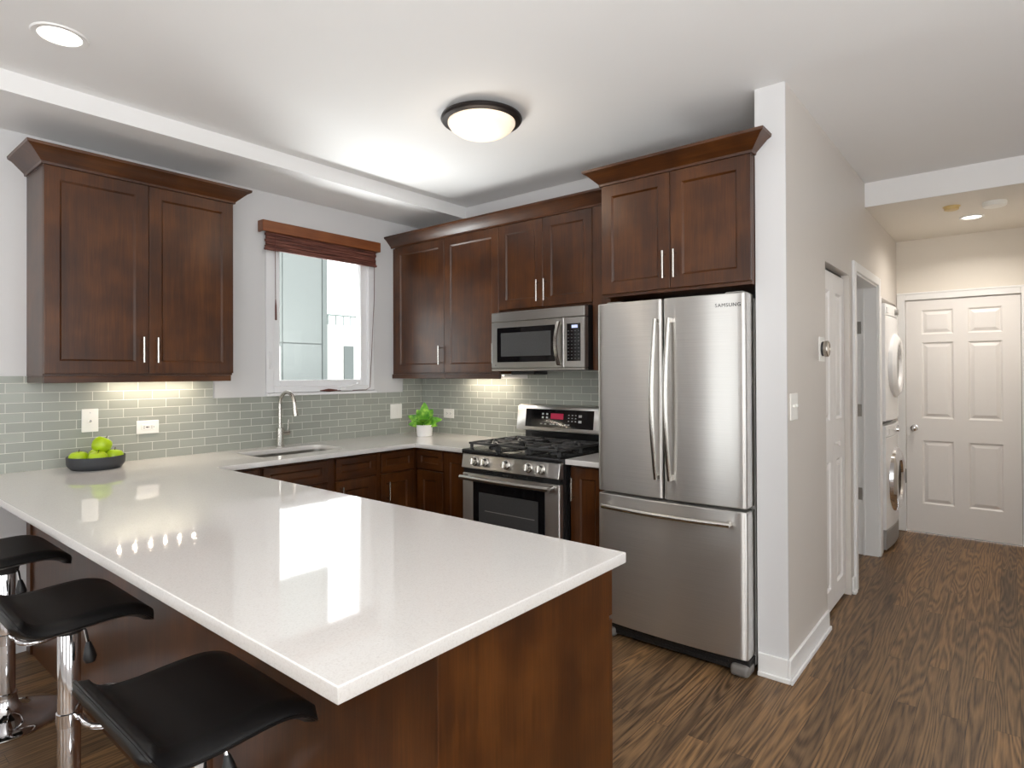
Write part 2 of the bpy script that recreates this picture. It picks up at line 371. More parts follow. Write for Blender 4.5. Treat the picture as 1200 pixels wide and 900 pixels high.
# ------------------------------------------------------------------ room shell
ZC, XP0, XP1, YP, YH, ZH, YE = 2.7286, 2.960, 3.095, -0.585, 1.37, 2.56, 2.85
XR, YF = 6.2, -7.5
XH = 4.12           # hall right wall
struct(MB().box(-0.02, XR, YF, YE, -0.05, 0).build('floor', 'floor'), 'dark stained oak floorboards running towards the hallway')
struct(MB().box(-0.15, XR + .12, YF - .12, YH + .12, ZC, ZC + .08).build('ceiling', 'ceiling'), 'white kitchen ceiling')
struct(MB().box(0.0, 0.531, YF, 0.0, 2.637, ZC).build('ceiling_soffit', 'ceiling'), 'low white ceiling soffit along the window wall')
struct(MB().box(XP1 - .14, XH, YH, YE + .02, ZH, ZC + .08).build('ceiling_hallway', 'wall_hall'), 'dropped cream ceiling over the hallway')
struct(MB().box(XP1, XR, YH - .012, YH, ZH, ZC).build('trim_1', 'ceiling'), 'white header face where the hallway ceiling drops')
# window wall with its opening
WY0, WY1, WZ0, WZ1 = -1.405, -0.503, 1.275, 2.40
mb = MB()
mb.box(-.15, 0, YF, WY0, 0, ZC).box(-.15, 0, WY1, 0.12, 0, ZC).box(-.15, 0, WY0, WY1, 0, WZ0).box(-.15, 0, WY0, WY1, WZ1, ZC)
struct(mb.build('wall_left', 'wall'), 'pale grey wall with the kitchen window')
struct(MB().box(0, XP0, 0, .12, 0, ZC).build('wall_back', 'wall'), 'pale grey wall behind the range')
# partition / hall wall with three openings along y
O1, O2, O3 = (0.165, 0.80), (0.945, 1.83), (1.945, 2.80)
Z1, Z2, Z3 = 2.015, 2.065, 1.99
struct(MB().box(XP0, XP1, YP, YP + .01, 0, ZC).build('wall_front_return', 'wall'), 'narrow pale grey end of the partition beside the refrigerator')
mb = MB()
mb.box(XP0, XP1, YP + .01, O1[0], 0, ZC).box(XP0, XP1, O1[0], O1[1], Z1, ZC).box(XP0, XP1, O1[1], O2[0], 0, ZC)
mb.box(XP0, XP1, O2[0], O2[1], Z2, ZC).box(XP0, XP1, O2[1], O3[0], 0, ZC).box(XP0, XP1, O3[0], O3[1], Z3, ZC).box(XP0, XP1, O3[1], YE, 0, ZC)
struct(mb.build('wall_hallway_left', 'wall_warm'), 'warm grey partition wall with a switch and closet openings')
# rooms behind the openings
struct(MB().box(1.2, 1.3, .12, YE, 0, ZC).build('wall_bathroom', 'wall'))
struct(MB().box(1.3, XP0, 0.80, 0.90, 0, ZC).build('wall_bathroom_front', 'wall'))
struct(MB().box(1.3, XP0, 1.87, 1.94, 0, ZC).build('wall_laundry_front', 'wall'))
struct(MB().box(2.25, 2.32, 1.94, YE, 0, ZC).build('wall_laundry', 'wall'))
struct(MB().box(1.2, XP0, .12, YE + .12, ZC, ZC + .08).build('ceiling_bathroom', 'ceiling'))
# hall end wall with the door opening
DX0, DX1, DZ = 3.160, 3.945, 2.03
mb = MB(); mb.box(1.2, DX0, YE, YE + .12, 0, ZC).box(DX1, XH + .1, YE, YE + .12, 0, ZC).box(DX0, DX1, YE, YE + .12, DZ, ZC)
struct(mb.build('wall_hallway_end', 'wall_hall'), 'cream wall over the door at the end of the hallway')
struct(MB().box(3.0, XH + .1, YE + .122, YE + .2, -.05, ZC).build('light_block_beyond_door', 'leak_block'))  # unseen slab added to stop sky light leaking round the door
struct(MB().box(XH, XH + .1, YH, YE, 0, ZC).build('wall_hallway_right', 'wall_hall'))
struct(MB().box(XH + .1, XR, YH, YH + .12, 0, ZC).build('wall_living_back', 'wall'))
# living room behind the camera
mb = MB(); SIDE = ((-6.45, -4.35), (-3.35, -1.25))
for a, b in ((YF, -6.45), (-4.35, -3.35), (-1.25, YH)): mb.box(XR, XR + .12, a, b, 0, ZC)
for a, b in SIDE: mb.box(XR, XR + .12, a, b, 0, .4).box(XR, XR + .12, a, b, 2.5, ZC)
struct(mb.build('wall_right', 'wall'))
mb = MB()
for a, b in ((-.15, .9), (2.0, 3.75), (5.35, XR + .12)): mb.box(a, b, YF - .12, YF, 0, ZC)
for a, b in ((.9, 2.0), (3.75, 5.35)): mb.box(a, b, YF - .12, YF, 0, .4).box(a, b, YF - .12, YF, 2.5, ZC)
struct(mb.build('wall_front', 'wall'))
def living_window(n, a, b, side):
    t = sthing('window_%d' % n, ((a + b) / 2, YF, .4) if side == 'front' else (XR, (a + b) / 2, .4))
    mb = MB(); g = MB(); mid = (a + b) / 2
    def bx(B, u0, u1, d0, d1, z0, z1):
        if side == 'front': B.box(u0, u1, YF - d1, YF - d0, z0, z1)
        else: B.box(XR + d0, XR + d1, u0, u1, z0, z1)
    for u0, u1 in ((a, a + .07), (b - .07, b), (mid - .04, mid + .04)): bx(mb, u0, u1, .0, .08, .4, 2.5)
    for z0, z1 in ((.4, .47), (2.43, 2.5)):
        for u0, u1 in ((a + .07, mid - .04), (mid + .04, b - .07)): bx(mb, u0, u1, .0, .08, z0, z1)
    bx(g, a + .05, b - .05, .04, .045, .45, 2.45)
    mb.build('window_frame', 'vinyl', t); g.build('window_pane', 'glass', t)
living_window(2, .9, 2.0, 'front'); living_window(3, 3.75, 5.35, 'front'); living_window(4, *SIDE[0], 'side'); living_window(5, *SIDE[1], 'side')

d5 = sthing('added_door_5', (0, -5.15, 0))  # unseen door added to put pale stripes in the refrigerator's reflection
mb = MB(); mb.box(0, .02, -5.68, -5.60, 0, 2.12, .004).box(0, .02, -4.70, -4.62, 0, 2.12, .004).box(0, .02, -5.60, -4.70, 2.04, 2.12, .004); mb.build('door_casing', 'trim', d5)
MB().box(0, .008, -5.60, -4.70, .01, 2.04).build('door_leaf', 'door_white', d5)
# baseboards: tall board with a shoe moulding, on the partition end and side
def baseboard(name, segs, label=None):
    """segs: (x0,y0,x1,y1,nx,ny) runs with outward normal"""
    mb = MB()
    for x0, y0, x1, y1, nx, ny in segs:
        for d, h in ((.013, .105), (.024, .022)):
            xa, xb = min(x0, x1, x0 + nx * d, x1 + nx * d), max(x0, x1, x0 + nx * d, x1 + nx * d)
            ya, yb = min(y0, y1, y0 + ny * d, y1 + ny * d), max(y0, y1, y0 + ny * d, y1 + ny * d)
            mb.box(xa, xb, ya, yb, 0, h, .004)
    return struct(mb.build(name, 'trim'), label)
mb = MB(); yend = O1[0] - .005
mb.box(XP0 + .004, XP1 - .0005, YP - .013, YP - .0005, 0, .105, .003).box(XP1, XP1 + .013, YP - .013, yend, 0, .105, .003)
mb.box(XP0 + .004, XP1 + .0125, YP - .024, YP - .0135, 0, .022, .003).box(XP1 + .0135, XP1 + .024, YP - .024, yend, 0, .022, .003)
struct(mb.build('baseboard_partition', 'trim'), 'white baseboard wrapping the end of the partition')
baseboard('baseboard_hallway', [(XP1, O1[1] + .02, XP1, O2[0] - .065, 1, 0)], 'short white baseboard between the closet and the doorway')
baseboard('baseboard_left', [(0, YF, 0, -5.69, 1, 0), (0, -4.61, 0, -2.75, 1, 0)])
baseboard('baseboard_right', [(XR, YF, XR, YH, -1, 0)])
baseboard('baseboard_front', [(0, YF, XR, YF, 0, 1)])

# ------------------------------------------------------------------ hallway doors
def six_panel(w, h, t=0.035, cols=2, rows=((.25, .80), (.99, 1.65), (1.72, 1.93)), stile=.115, mid=.10):
    """front face towards -y at y=-t; raised panels sunk into moulded recesses"""
    mb = MB(); pw = (w - 2 * stile - (cols - 1) * mid) / cols
    xs = []
    for c in range(cols): xs.append((stile + c * (pw + mid), stile + c * (pw + mid) + pw))
    mb.box(0, w, -t + .012, 0, 0, h)
    edges_x = [0] + [e for p in xs for e in p] + [w]
    for i in range(0, len(edges_x), 2): mb.box(edges_x[i], edges_x[i + 1], -t, -t + .013, 0, h)
    ez = [0] + [e for r in rows for e in r] + [h]
    for i in range(0, len(ez), 2):
        for a, b in xs: mb.box(a, b, -t, -t + .013, ez[i], ez[i + 1])
    for a, b in xs:
        for z0, z1 in rows:
            # raised field with sloped border
            q = bmesh.new(); i1, i2 = .012, .042
            P = lambda i, y: [q.verts.new((a + i, y, z0 + i)), q.verts.new((b - i, y, z0 + i)), q.verts.new((b - i, y, z1 - i)), q.verts.new((a + i, y, z1 - i))]
            r0 = P(0, -t); r1 = P(i1, -t + .011); r2 = P(i1 + .006, -t + .011); r3 = P(i2, -t + .002)
            for A, B in ((r0, r1), (r1, r2), (r2, r3)):
                for k in range(4): q.faces.new((A[k], A[(k + 1) % 4], B[(k + 1) % 4], B[k]))
            q.faces.new(r3); bmesh.ops.recalc_face_normals(q, faces=q.faces[:]); 
            mb._merge(q)
    return mb
d1 = sthing('door_1', ((DX0 + DX1) / 2, YE, 0), 'white six panel door closing the end of the hallway')
six_panel(DX1 - DX0 - .006, DZ - .012).build('door_leaf', 'door_white', d1, Matrix.Translation((DX0 + .003, YE + .035, .008)), smooth=20)
mb = MB(); mb.box(DX0 - .062, DX0, YE - .018, YE, 0, DZ + .06, .004).box(DX1, DX1 + .062, YE - .018, YE, 0, DZ + .06, .004).box(DX0, DX1, YE - .018, YE, DZ, DZ + .06, .004)
mb.box(DX0 - .062, DX1 + .062, YE - .022, YE, DZ + .05, DZ + .066, .003)
mb.build('door_casing', 'trim', d1)
mb = MB(); kx, kz = DX0 + .062, .913
mb.lathe([(0, 0), (.028, 0), (.028, .006), (.012, .010), (.011, .028), (.022, .034), (.027, .045), (.025, .056), (.014, .063), (0, .064)], (kx, YE + 0.001, kz), '-y', 20)
mb.build('door_knob', 'chrome', d1)
# bifold closet door in the first opening
d2 = sthing('door_2', (XP1 - .06, (O1[0] + O1[1]) / 2, 0), 'white panelled bifold closet door beside the thermostat')
lw = (O1[1] - O1[0] - .012) / 2
for k in range(2):
    mb = six_panel(lw - .002, Z1 - .045, t=.032, cols=1, rows=((.12, .86), (1.10, 1.86)), stile=.075)
    mb.build('door_leaf', 'door_white', d2, Matrix.Translation((XP1 - .062, O1[0] + .006 + k * lw, .02)) @ Matrix.Rotation(PI / 2, 4, 'Z'), smooth=20)
MB().lathe([(0, 0), (.008, 0), (.008, .012), (.017, .02), (.017, .028), (0, .033)], (XP1 - .03, O1[0] + lw + .06, .98), 'x', 16).build('door_knob', 'door_white', d2)
MB().box(XP1 - .075, XP1 - .045, O1[0], O1[1], Z1 - .024, Z1 - .004).build('door_track', 'slot', d2)
# open doorway with hinged jamb
d3 = sthing('door_3', (XP0 + .07, (O2[0] + O2[1]) / 2, 0), 'white doorway frame with three hinges, door standing open inside')
mb = MB()
mb.box(XP0 - .01, XP1 + .002, O2[0], O2[0] + .018, 0, Z2).box(XP0 - .01, XP1 + .002, O2[1] - .018, O2[1], 0, Z2).box(XP0 - .01, XP1 + .002, O2[0] + .018, O2[1] - .018, Z2 - .018, Z2)
mb.box(XP0 + .035, XP0 + .05, O2[1] - .03, O2[1] - .018, 0, Z2 - .018)
mb.build('door_jamb', 'trim', d3)
mb = MB()
for a, b, z0, z1 in ((O2[0] - .06, O2[0] + .005, 0, Z2 + .055), (O2[1] - .006, O2[1] + .06, 0, Z2 + .055), (O2[0] + .005, O2[1] - .006, Z2 - .005, Z2 + .055)): mb.box(XP1, XP1 + .017, a, b, z0, z1, .004)
mb.build('door_casing', 'trim', d3)
for z in (.466, 1.108, 1.745):
    mb = MB(); mb.box(XP0 - .004, XP0 + .03, O2[1] - .0215, O2[1] - .018, z - .047, z + .047, .001)
    mb.cyl((XP0 - .008, O2[1] - .024, z - .048), (XP0 - .008, O2[1] - .024, z + .048), .006, 10)
    mb.build('hinge', 'steel_dark', d3)
six_panel(.78, 2.02).build('door_leaf', 'door_white', d3, Matrix.Translation((XP0 - .80, O2[1] - .028, .01)), smooth=20)
# casing round the laundry closet
d4 = struct(MB().box(XP1, XP1 + .014, O3[0] - .06, O3[0] + .004, 0, Z3 + .0, .004).build('trim_2', 'trim'))

# ------------------------------------------------------------------ kitchen window
w1 = sthing('window_1', (-.02, (WY0 + WY1) / 2, WZ0), 'white casement window over the sink')
mb = MB(); fx0, fx1 = -.085, .004
f0, f1 = WY0 + .002, WY1 - .002; top = WZ1
for a, b in ((f0, f0 + .055), (f1 - .055, f1)): mb.box(fx0, fx1, a, b, WZ0 + .002, top, .003)
mb.box(fx0, fx1, f0 + .055, f1 - .055, WZ0 + .002, WZ0 + .045, .003).box(fx0, fx1, f0 + .055, f1 - .055, top - .05, top, .003)
mb.build('window_frame', 'vinyl', w1)
mb = MB()
for a, b in ((f0 + .052, f0 + .112), (f1 - .112, f1 - .052)): mb.box(-.075, -.018, a, b, WZ0 + .042, top - .048, .005)
mb.box(-.075, -.018, f0 + .112, f1 - .112, WZ0 + .042, WZ0 + .088, .005).box(-.075, -.018, f0 + .112, f1 - .112, top - .10, top - .048, .005)
mb.build('window_sash', 'vinyl', w1)
MB().box(-.052, -.048, f0 + .11, f1 - .11, WZ0 + .085, top - .09).build('window_pane', 'glass', w1)
MB().box(.0, .032, WY0 - .002, WY1 + .004, WZ0 - .020, WZ0 - .002, .003).build('window_sill', 'vinyl', w1)
mb = MB(); mb.box(.004, .012, f0 + .018, f0 + .040, 1.44, 1.56, .003).box(.010, .022, f0 + .022, f0 + .036, 1.47, 1.555, .004); mb.build('lock_handle', 'vinyl', w1)
mb = MB(); mb.box(.004, .03, -.83, -.72, WZ0 + .004, WZ0 + .03, .005); mb.tube([(.03, -.79, WZ0 + .03), (.036, -.74, WZ0 + .042), (.036, -.69, WZ0 + .052)], .006, 10); mb.lathe([(0, -.008), (.009, -.006), (.009, .008), (0, .01)], (.036, -.685, WZ0 + .055), 'z', 12)
mb.build('crank_handle', 'vinyl', w1)
# woven bamboo shade
bl = thing('bamboo_shade', 'raised woven bamboo shade with a brown board valance over the window', 'window shade', (.03, -.97, 2.25))
mb = MB(); mb.box(.052, .070, -1.460, -.489, 2.358, 2.432, .003).box(.002, .056, -1.460, -1.446, 2.358, 2.432, .002).box(.002, .056, -.503, -.489, 2.358, 2.432, .002).box(.002, .056, -1.446, -.503, 2.420, 2.431)
mb.build('valance', 'shade_board', bl)
mb = MB()
for k in range(6):
    z = 2.255 + k * .021
    mb.box(.022 + .004 * (k % 2), .046 - .003 * ((k + 1) % 2), -1.425 + .004 * (k % 2), -.512 - .003 * (k % 3), z - .002, z + .0195, .004)
mb.build('gathered_slats', 'bamboo', bl)
mb = MB(); mb.box(.02, .05, -1.428, -.508, 2.240, 2.256, .004); mb.build('bottom_rail', 'bamboo', bl)
mb = MB(); mb.cyl((.054, -1.365, 2.36), (.054, -1.362, 1.90), .0022, 6); mb.tube([(.054, -1.362, 1.91), (.054, -1.361, 1.86), (.054, -1.360, 1.77)], [.003, .006, .007], 8); mb.build('pull_cord', 'cord', bl)
mb = MB(); mb.tube([(.050, -.535, 2.36), (.046, -.536, 2.0), (.030, -.548, 1.6), (.022, -.56, 1.30), (.025, -.60, 1.281), (.022, -.72, 1.281), (.024, -.88, 1.282), (.018, -.95, 1.281)], .0022, 6)
mb.tube([(.024, -.86, 1.285), (.022, -.93, 1.286), (.018, -1.0, 1.284)], [.004, .011, .003], 8); mb.build('lift_cord', 'cord', bl)

# buildings seen outside
nb = thing('neighbouring_house', 'pale green panelled house wall close outside the window', 'building', (-2.2, -2.5, -4))
MB().box(-8, -2.012, -9, .36, -4, 8).build('wall', 'facade', nb)
mb = MB()
ys = [-3.6, -2.42, -1.28, -.143]; zs = [-2.2, -.9, .42, 1.735, 3.05, 4.36]
yy = [-9] + ys + [.332]
zz = [-4] + zs + [8]
for i in range(len(yy) - 1):
    for j in range(len(zz) - 1): mb.box(-2.013, -2.0, yy[i] + .006, yy[i + 1] - .006, zz[j] + .006, zz[j + 1] - .006)
mb.build('cladding_panels', 'facade', nb)
MB().box(-2.06, -1.992, .334, .392, -4, 8).build('corner_trim', 'facade_edge', nb)
MB().box(-2.02, -1.985, -.9, -.165, .2, 1.70, .01).build('window_surround', 'facade_white', nb)
fb = thing('far_building', 'bright white building with a railed roof terrace beyond the green house', 'building', (-11, 6, -4))
MB().box(-14, -9, 2, 12, -4, 2.62).build('wall', 'facade_white', fb)
mb = MB()
for k in range(40): mb.box(-9.05, -9.02, 2.2 + k * .22, 2.22 + k * .22, 2.62, 2.86)
mb.box(-9.06, -9.01, 2, 12, 2.84, 2.88); mb.build('roof_railing', 'facade_gap', fb)
MB().box(-9.2, -8.98, 5.5, 5.78, -4, 2.1).build('downpipe', 'facade_edge', fb)

# ------------------------------------------------------------------ cabinets
def shaker(w, h, t=.02, fr=.062, dep=.009):
    """door in local space: x 0..w, z 0..h, front at y=-t"""
    q = bmesh.new(); e = .0025
    def ring(i, y): return [q.verts.new((i, y, i)), q.verts.new((w - i, y, i)), q.verts.new((w - i, y, h - i)), q.verts.new((i, y, h - i))]
    fr = min(fr, h * .30, w * .34)
    rs = [ring(0, 0), ring(0, -t + e), ring(e, -t), ring(fr, -t), ring(fr + .003, -t + .003), ring(fr + .009, -t + dep)]
    for A, B in zip(rs[:-1], rs[1:]):
        for k in range(4): q.faces.new((A[k], A[(k + 1) % 4], B[(k + 1) % 4], B[k]))
    q.faces.new(rs[-1]); q.faces.new(rs[0][::-1]); bmesh.ops.recalc_face_normals(q, faces=q.faces[:])
    mb = MB(); mb._merge(q); return mb
def bar_handle(L=.135, vertical=True, out=.034):
    """bar pull centred on local origin, standing off towards -y"""
    mb = MB(); a = Vector((0, 0, 1)) if vertical else Vector((1, 0, 0)); o = Vector((0, -out, 0))
    mb.cyl(o - a * L / 2, o + a * L / 2, .006, 14)
    for s in (-1, 1):
        p = a * (s * (L / 2 - .016)); mb.cyl(p, p + o, .0045, 10)
    return mb
def face(x, y, z, rz): return Matrix.Translation((x, y, z)) @ Matrix.Rotation(rz, 4, 'Z')
def door(parent, Mx, w, h, handle=None, vertical=True, m='wood_v', name='door', L=.135, fr=.062):
    d = shaker(w, h, fr=fr).build(name, m, parent, Mx, smooth=20)
    if handle:
        hx, hz = handle
        bar_handle(L, vertical).build('handle', 'nickel', d, Mx @ Matrix.Translation((hx, -.02, hz)))
    return d
CROWN = [(0, 0), (.010, 0), (.012, .012), (.030, .030), (.060, .060), (.078, .070), (.080, .083), (.0, .083)]
def crown(path_fn, closed_ends=True):
    mb = MB(); q = bmesh.new()
    sec = [[q.verts.new((x, y, z)) for (x, y) in path_fn(d)] for d, z in [(d, z) for d, z in CROWN]]
    for d_i in range(len(sec)):
        A = sec[d_i]; B = sec[(d_i + 1) % len(sec)]
        for k in range(len(A) - 1): q.faces.new((A[k], A[k + 1], B[k + 1], B[k]))
    q.faces.new([s[0] for s in sec]); q.faces.new([s[-1] for s in sec][::-1])
    bmesh.ops.recalc_face_normals(q, faces=q.faces[:]); mb._merge(q); return mb
ZD0, ZD1, ZCR = 1.412, 2.418, 2.419
# left wall cabinet
YL0, YL1, XF = -2.690, -1.775, .316
lc = thing('wall_cabinet', 'dark cherry two door wall cabinet left of the window', 'cabinet', (.15, (YL0 + YL1) / 2, 1.366))
MB().box(.001, XF - .02, YL0, YL1, 1.40, ZD1).build('body', 'wood_v', lc)
half = (YL1 - YL0) / 2
for k in range(2):
    hx = half - .035 if k == 0 else .034
    door(lc, face(XF - .02, YL0 + k * half + .001, ZD0, PI / 2), half - .002, ZD1 - ZD0, (hx, 1.537 - ZD0), m='wood_v')
mb = MB(); mb.box(XF - .026, XF - .006, YL0 + .001, YL1 - .012, 1.366, 1.3995, .002).box(.001, XF - .0265, YL0 + .001, YL0 + .020, 1.366, 1.3995, .002).box(.001, XF - .0265, YL1 - .031, YL1 - .012, 1.366, 1.3995, .002)
mb.build('light_rail', 'wood_y', lc)
c = crown(lambda d: [(.001, YL0 - d), (XF - .006 + d, YL0 - d), (XF - .006 + d, YL1 + d), (.001, YL1 + d)])
c.build('crown_molding', 'wood_y', lc, Matrix.Translation((0, 0, ZCR)))
# range wall cabinets
YU = -.331
def upper(name, x0, x1, z0, label, doors, rail=True, left=None):
    t = thing(name, label, 'cabinet', ((x0 + x1) / 2, -.16, z0))
    MB().box(left if left is not None else x0 + .0005, x1 - .0005, YU + .02, -.001, z0, ZD1).build('body', 'wood_v', t)
    n = len(doors); w = (x1 - x0) / n
    for i, hx in enumerate(doors):
        door(t, face(x0 + i * w + .001, YU + .02, z0 + .012, 0), w - .002, ZD1 - z0 - .012, (hx if hx > 0 else w + hx, .13 if z0 < 1.6 else .105), m='wood_v', L=.14)
    if rail: MB().box(left if left is not None else x0 + .0005, x1 - .0005, YU + .006, YU + .026, z0 - .034, z0 - .0005, .002).build('light_rail', 'wood_x', t)
    return t
upper('wall_cabinet', .045, .612, 1.40, 'dark cherry single door wall cabinet in the corner right of the window', [-.030], left=.001)
upper('wall_cabinet', .613, 1.151, 1.40, 'dark cherry single door wall cabinet immediately left of the microwave', [-.030])
upper('wall_cabinet', 1.152, 1.910, 1.826, 'short dark cherry two door cabinet directly over the microwave', [-.030, .030], rail=False)
tag(MB().box(1.912, 2.154, YU, -.001, 1.4205, ZD1).build('filler_panel', 'wood_v'), 'narrow dark cherry filler strip between microwave and refrigerator cabinet', 'panel')
c = crown(lambda d: [(.001, YU + .006 - d), (2.075, YU + .006 - d)])
tag(c.build('crown_molding', 'wood_x', None, Matrix.Translation((0, 0, ZCR))), 'long dark wood crown molding running over the range wall cabinets', 'molding')
# refrigerator cabinet
YFC = -.640; FX0, FX1 = 2.160, 2.957
fc = thing('refrigerator_cabinet', 'deep dark cherry two door cabinet directly over the refrigerator', 'cabinet', (2.56, -.3, 1.80))
MB().box(FX0, FX1, YFC + .02, -.001, 1.815, ZD1).build('body', 'wood_v', fc)
wd = (FX1 - FX0) / 2
for k in range(2): door(fc, face(FX0 + k * wd + .001, YFC + .02, 1.83, 0), wd - .002, ZD1 - 1.83, (wd - .027 if k == 0 else .031, .118), m='wood_v', L=.14)
c = crown(lambda d: [(FX0 - d, -.001), (FX0 - d, YFC + .006 - d), (FX1 + d, YFC + .006 - d), (FX1 + d, YP - .002)])
c.build('crown_molding', 'wood_x', fc, Matrix.Translation((0, 0, ZCR)))
tag(MB().box(FX0 - .004, FX0 - .003 + .012, -.560, -.001, .0, 1.813).build('side_panel', 'wood_v'), 'tall dark cherry panel along the left side of the refrigerator', 'panel')

# base cabinets
ZB = .8835; XB = .600; YB = -.600
def base_body(t, x0, x1, y0, y1, toe=None):
    MB().box(x0, x1, y0, y1, .105, ZB).build('body', 'wood_v', t)
    if toe: MB().box(*toe, 0, .1045).build('toe_kick', 'wood_in', t)
# sink base (faces +x)
sb = thing('sink_base_cabinet', 'dark cherry sink base cabinet with two false drawer fronts under the window', 'cabinet', (.3, -1.33, 0))
mb = MB(); Y0s, Y1s = -1.755, -.932
mb.box(.001, XB - .042, Y0s, Y0s + .018, .105, ZB).box(.001, XB - .042, Y1s - .018, Y1s, .105, ZB).box(.014, XB - .042, Y0s + .019, Y1s - .019, .105, .123).box(.001, .012, Y0s + .019, Y1s - .019, .105, ZB)
st = ((Y0s, -1.735), (-1.33, -1.25), (-.96, Y1s))
for a, b in st: mb.box(XB - .0405, XB - .0205, a, b, .105, ZB)
for a, b in ((-1.735, -1.33), (-1.25, -.96)): mb.box(XB - .0405, XB - .0205, a, b, .105, .15).box(XB - .0405, XB - .0205, a, b, .70, ZB)
mb.build('body', 'wood_v', sb)
MB().box(.02, XB - .09, Y0s, Y1s, 0, .1045).build('toe_kick', 'wood_in', sb)
for a, b, hk in ((-1.742, -1.322, .39), (-1.262, -.952, .03)):
    door(sb, face(XB - .02, a, .735, PI / 2), b - a, .867 - .735, None, m='wood_y', name='drawer_front', fr=.042)
    door(sb, face(XB - .02, a, .125, PI / 2), b - a, .722 - .125, (hk if hk < .1 else b - a - .03, .50))
cb = thing('corner_base_cabinet', 'dark cherry corner base cabinet with a drawer beneath the potted plant', 'cabinet', (.4, -.5, 0))
mb = MB(); mb.box(.001, XB - .02, -.931, -.001, .105, ZB).box(XB - .02, .872, YB + .02, -.001, .105, ZB); mb.build('body', 'wood_v', cb)
MB().box(.02, XB - .09, -.931, -.01, 0, .1045).build('toe_kick', 'wood_in', cb)
door(cb, face(XB - .02, -.905, .735, PI / 2), .285, .132, None, m='wood_y', name='drawer_front', fr=.042)
door(cb, face(XB - .02, -.905, .125, PI / 2), .285, .597, (.042, .485), L=.13)
door(cb, face(XB + .012, YB + .02, .735, 0), .255, .132, None, m='wood_x', name='drawer_front', fr=.042)
door(cb, face(XB + .012, YB + .02, .125, 0), .255, .597, None)
pb = thing('pull_out_cabinet', 'narrow dark cherry full height base cabinet left of the range', 'cabinet', (1.0, -.3, 0))
base_body(pb, .873, 1.148, YB + .02, -.001, (.873, 1.148, YB + .08, -.02))
door(pb, face(.877, YB + .02, .125, 0), .268, .742, (.268 - .03, .61), L=.13)
rb = thing('base_cabinet', 'narrow dark cherry base cabinet between range and refrigerator', 'cabinet', (2.03, -.3, 0))
base_body(rb, 1.920, 2.155, YB + .02, -.001, (1.92, 2.155, YB + .08, -.02))
door(rb, face(1.924, YB + .02, .125, 0), .228, .742, (.026, .62), L=.13)
# left end of the sink run, behind the peninsula
hb = thing('corner_base_cabinet', 'dark base cabinet in the corner where peninsula meets the window wall', 'cabinet', (.3, -2.2, 0))
base_body(hb, .001, XB - .02, -2.66, -1.757, (.02, XB - .09, -2.66, -1.757))
door(hb, face(XB - .02, -1.99, .125, PI / 2), .228, .742, None)
# peninsula
PX1, PYB, PYF = 3.024, -2.681, -2.040
pn = thing('peninsula_cabinet', 'long dark cherry peninsula base with plain back and end panels', 'cabinet', (1.8, -2.36, 0))
MB().box(XB - .015, PX1 - .02, PYB + .02, PYF, .105, ZB).build('body', 'wood_v', pn)
MB().box(.075, PX1 - .021, PYB, PYB + .0195, .0, ZB).build('back_panel', 'wood_v', pn)
MB().box(PX1 - .0195, PX1, PYB - .004, PYF, .0, ZB, .0015).build('end_panel', 'wood_v', pn)
MB().box(.001, .074, PYB - .01, PYB + .0195, 0, ZB, .002).build('corner_post', 'wood_v', pn)
MB().box(XB, PX1 - .021, PYB + .06, PYF - .07, 0, .1045).build('toe_kick', 'wood_in', pn)
nx = 4; xw = (PX1 - .004 - .66) / nx
for k in range(nx):
    xa = PX1 - .002 - k * xw
    door(pn, face(xa, PYF, .735, PI), xw - .004, .132, (xw / 2, .066), vertical=False, m='wood_x', name='drawer_front', fr=.042)
    door(pn, face(xa, PYF, .125, PI), xw - .004, .597, (.04, .50))

# ------------------------------------------------------------------ worktop (one continuous U with the sink cut-out) and small piece
def slab(name, outer, holes, z0, z1, m, label, cat):
    cu = bpy.data.curves.new(name, 'CURVE'); cu.dimensions = '2D'; cu.fill_mode = 'BOTH'
    bv = .003; cu.extrude = (z1 - z0) / 2 - bv; cu.bevel_depth = bv; cu.bevel_resolution = 2; cu.offset = -bv
    for pl in [outer] + holes:
        sp = cu.splines.new('POLY'); sp.points.add(len(pl) - 1); sp.use_cyclic_u = True
        for p, (x, y) in zip(sp.points, pl): p.co = (x, y, 0, 1)
    tmp = bpy.data.objects.new('tmp', cu); COL.objects.link(tmp)
    dg = bpy.context.evaluated_depsgraph_get(); me = bpy.data.meshes.new_from_object(tmp.evaluated_get(dg))
    bpy.data.objects.remove(tmp); bpy.data.curves.remove(cu)
    me.transform(Matrix.Translation((0, 0, (z0 + z1) / 2))); me.name = name; me.materials.clear(); me.materials.append(M[m])
    for p in me.polygons: p.use_smooth = True
    me.set_sharp_from_angle(angle=math.radians(40))
    o = bpy.data.objects.new(name, me); COL.objects.link(o); return tag(o, label, cat)
def rrect(x0, x1, y0, y1, r, n=6):
    out = []
    for cx, cy, a in ((x1 - r, y1 - r, 0), (x0 + r, y1 - r, 90), (x0 + r, y0 + r, 180), (x1 - r, y0 + r, 270)):
        for k in range(n + 1):
            t = math.radians(a + 90 * k / n); out.append((cx + r * math.cos(t), cy + r * math.sin(t)))
    return out
ZT0, ZT1 = .884, .914
SX0, SX1, SY0, SY1 = .150, .478, -1.685, -1.105
outer = [(.001, -2.937), (3.064, -2.937), (3.064, -2.019), (.639, -2.019), (.639, -.645), (1.149, -.645), (1.149, -.001), (.001, -.001)]
slab('countertop', outer, [rrect(SX0, SX1, SY0, SY1, .045)], ZT0, ZT1, 'quartz', 'white quartz worktop covering the peninsula, sink run and corner', 'countertop')
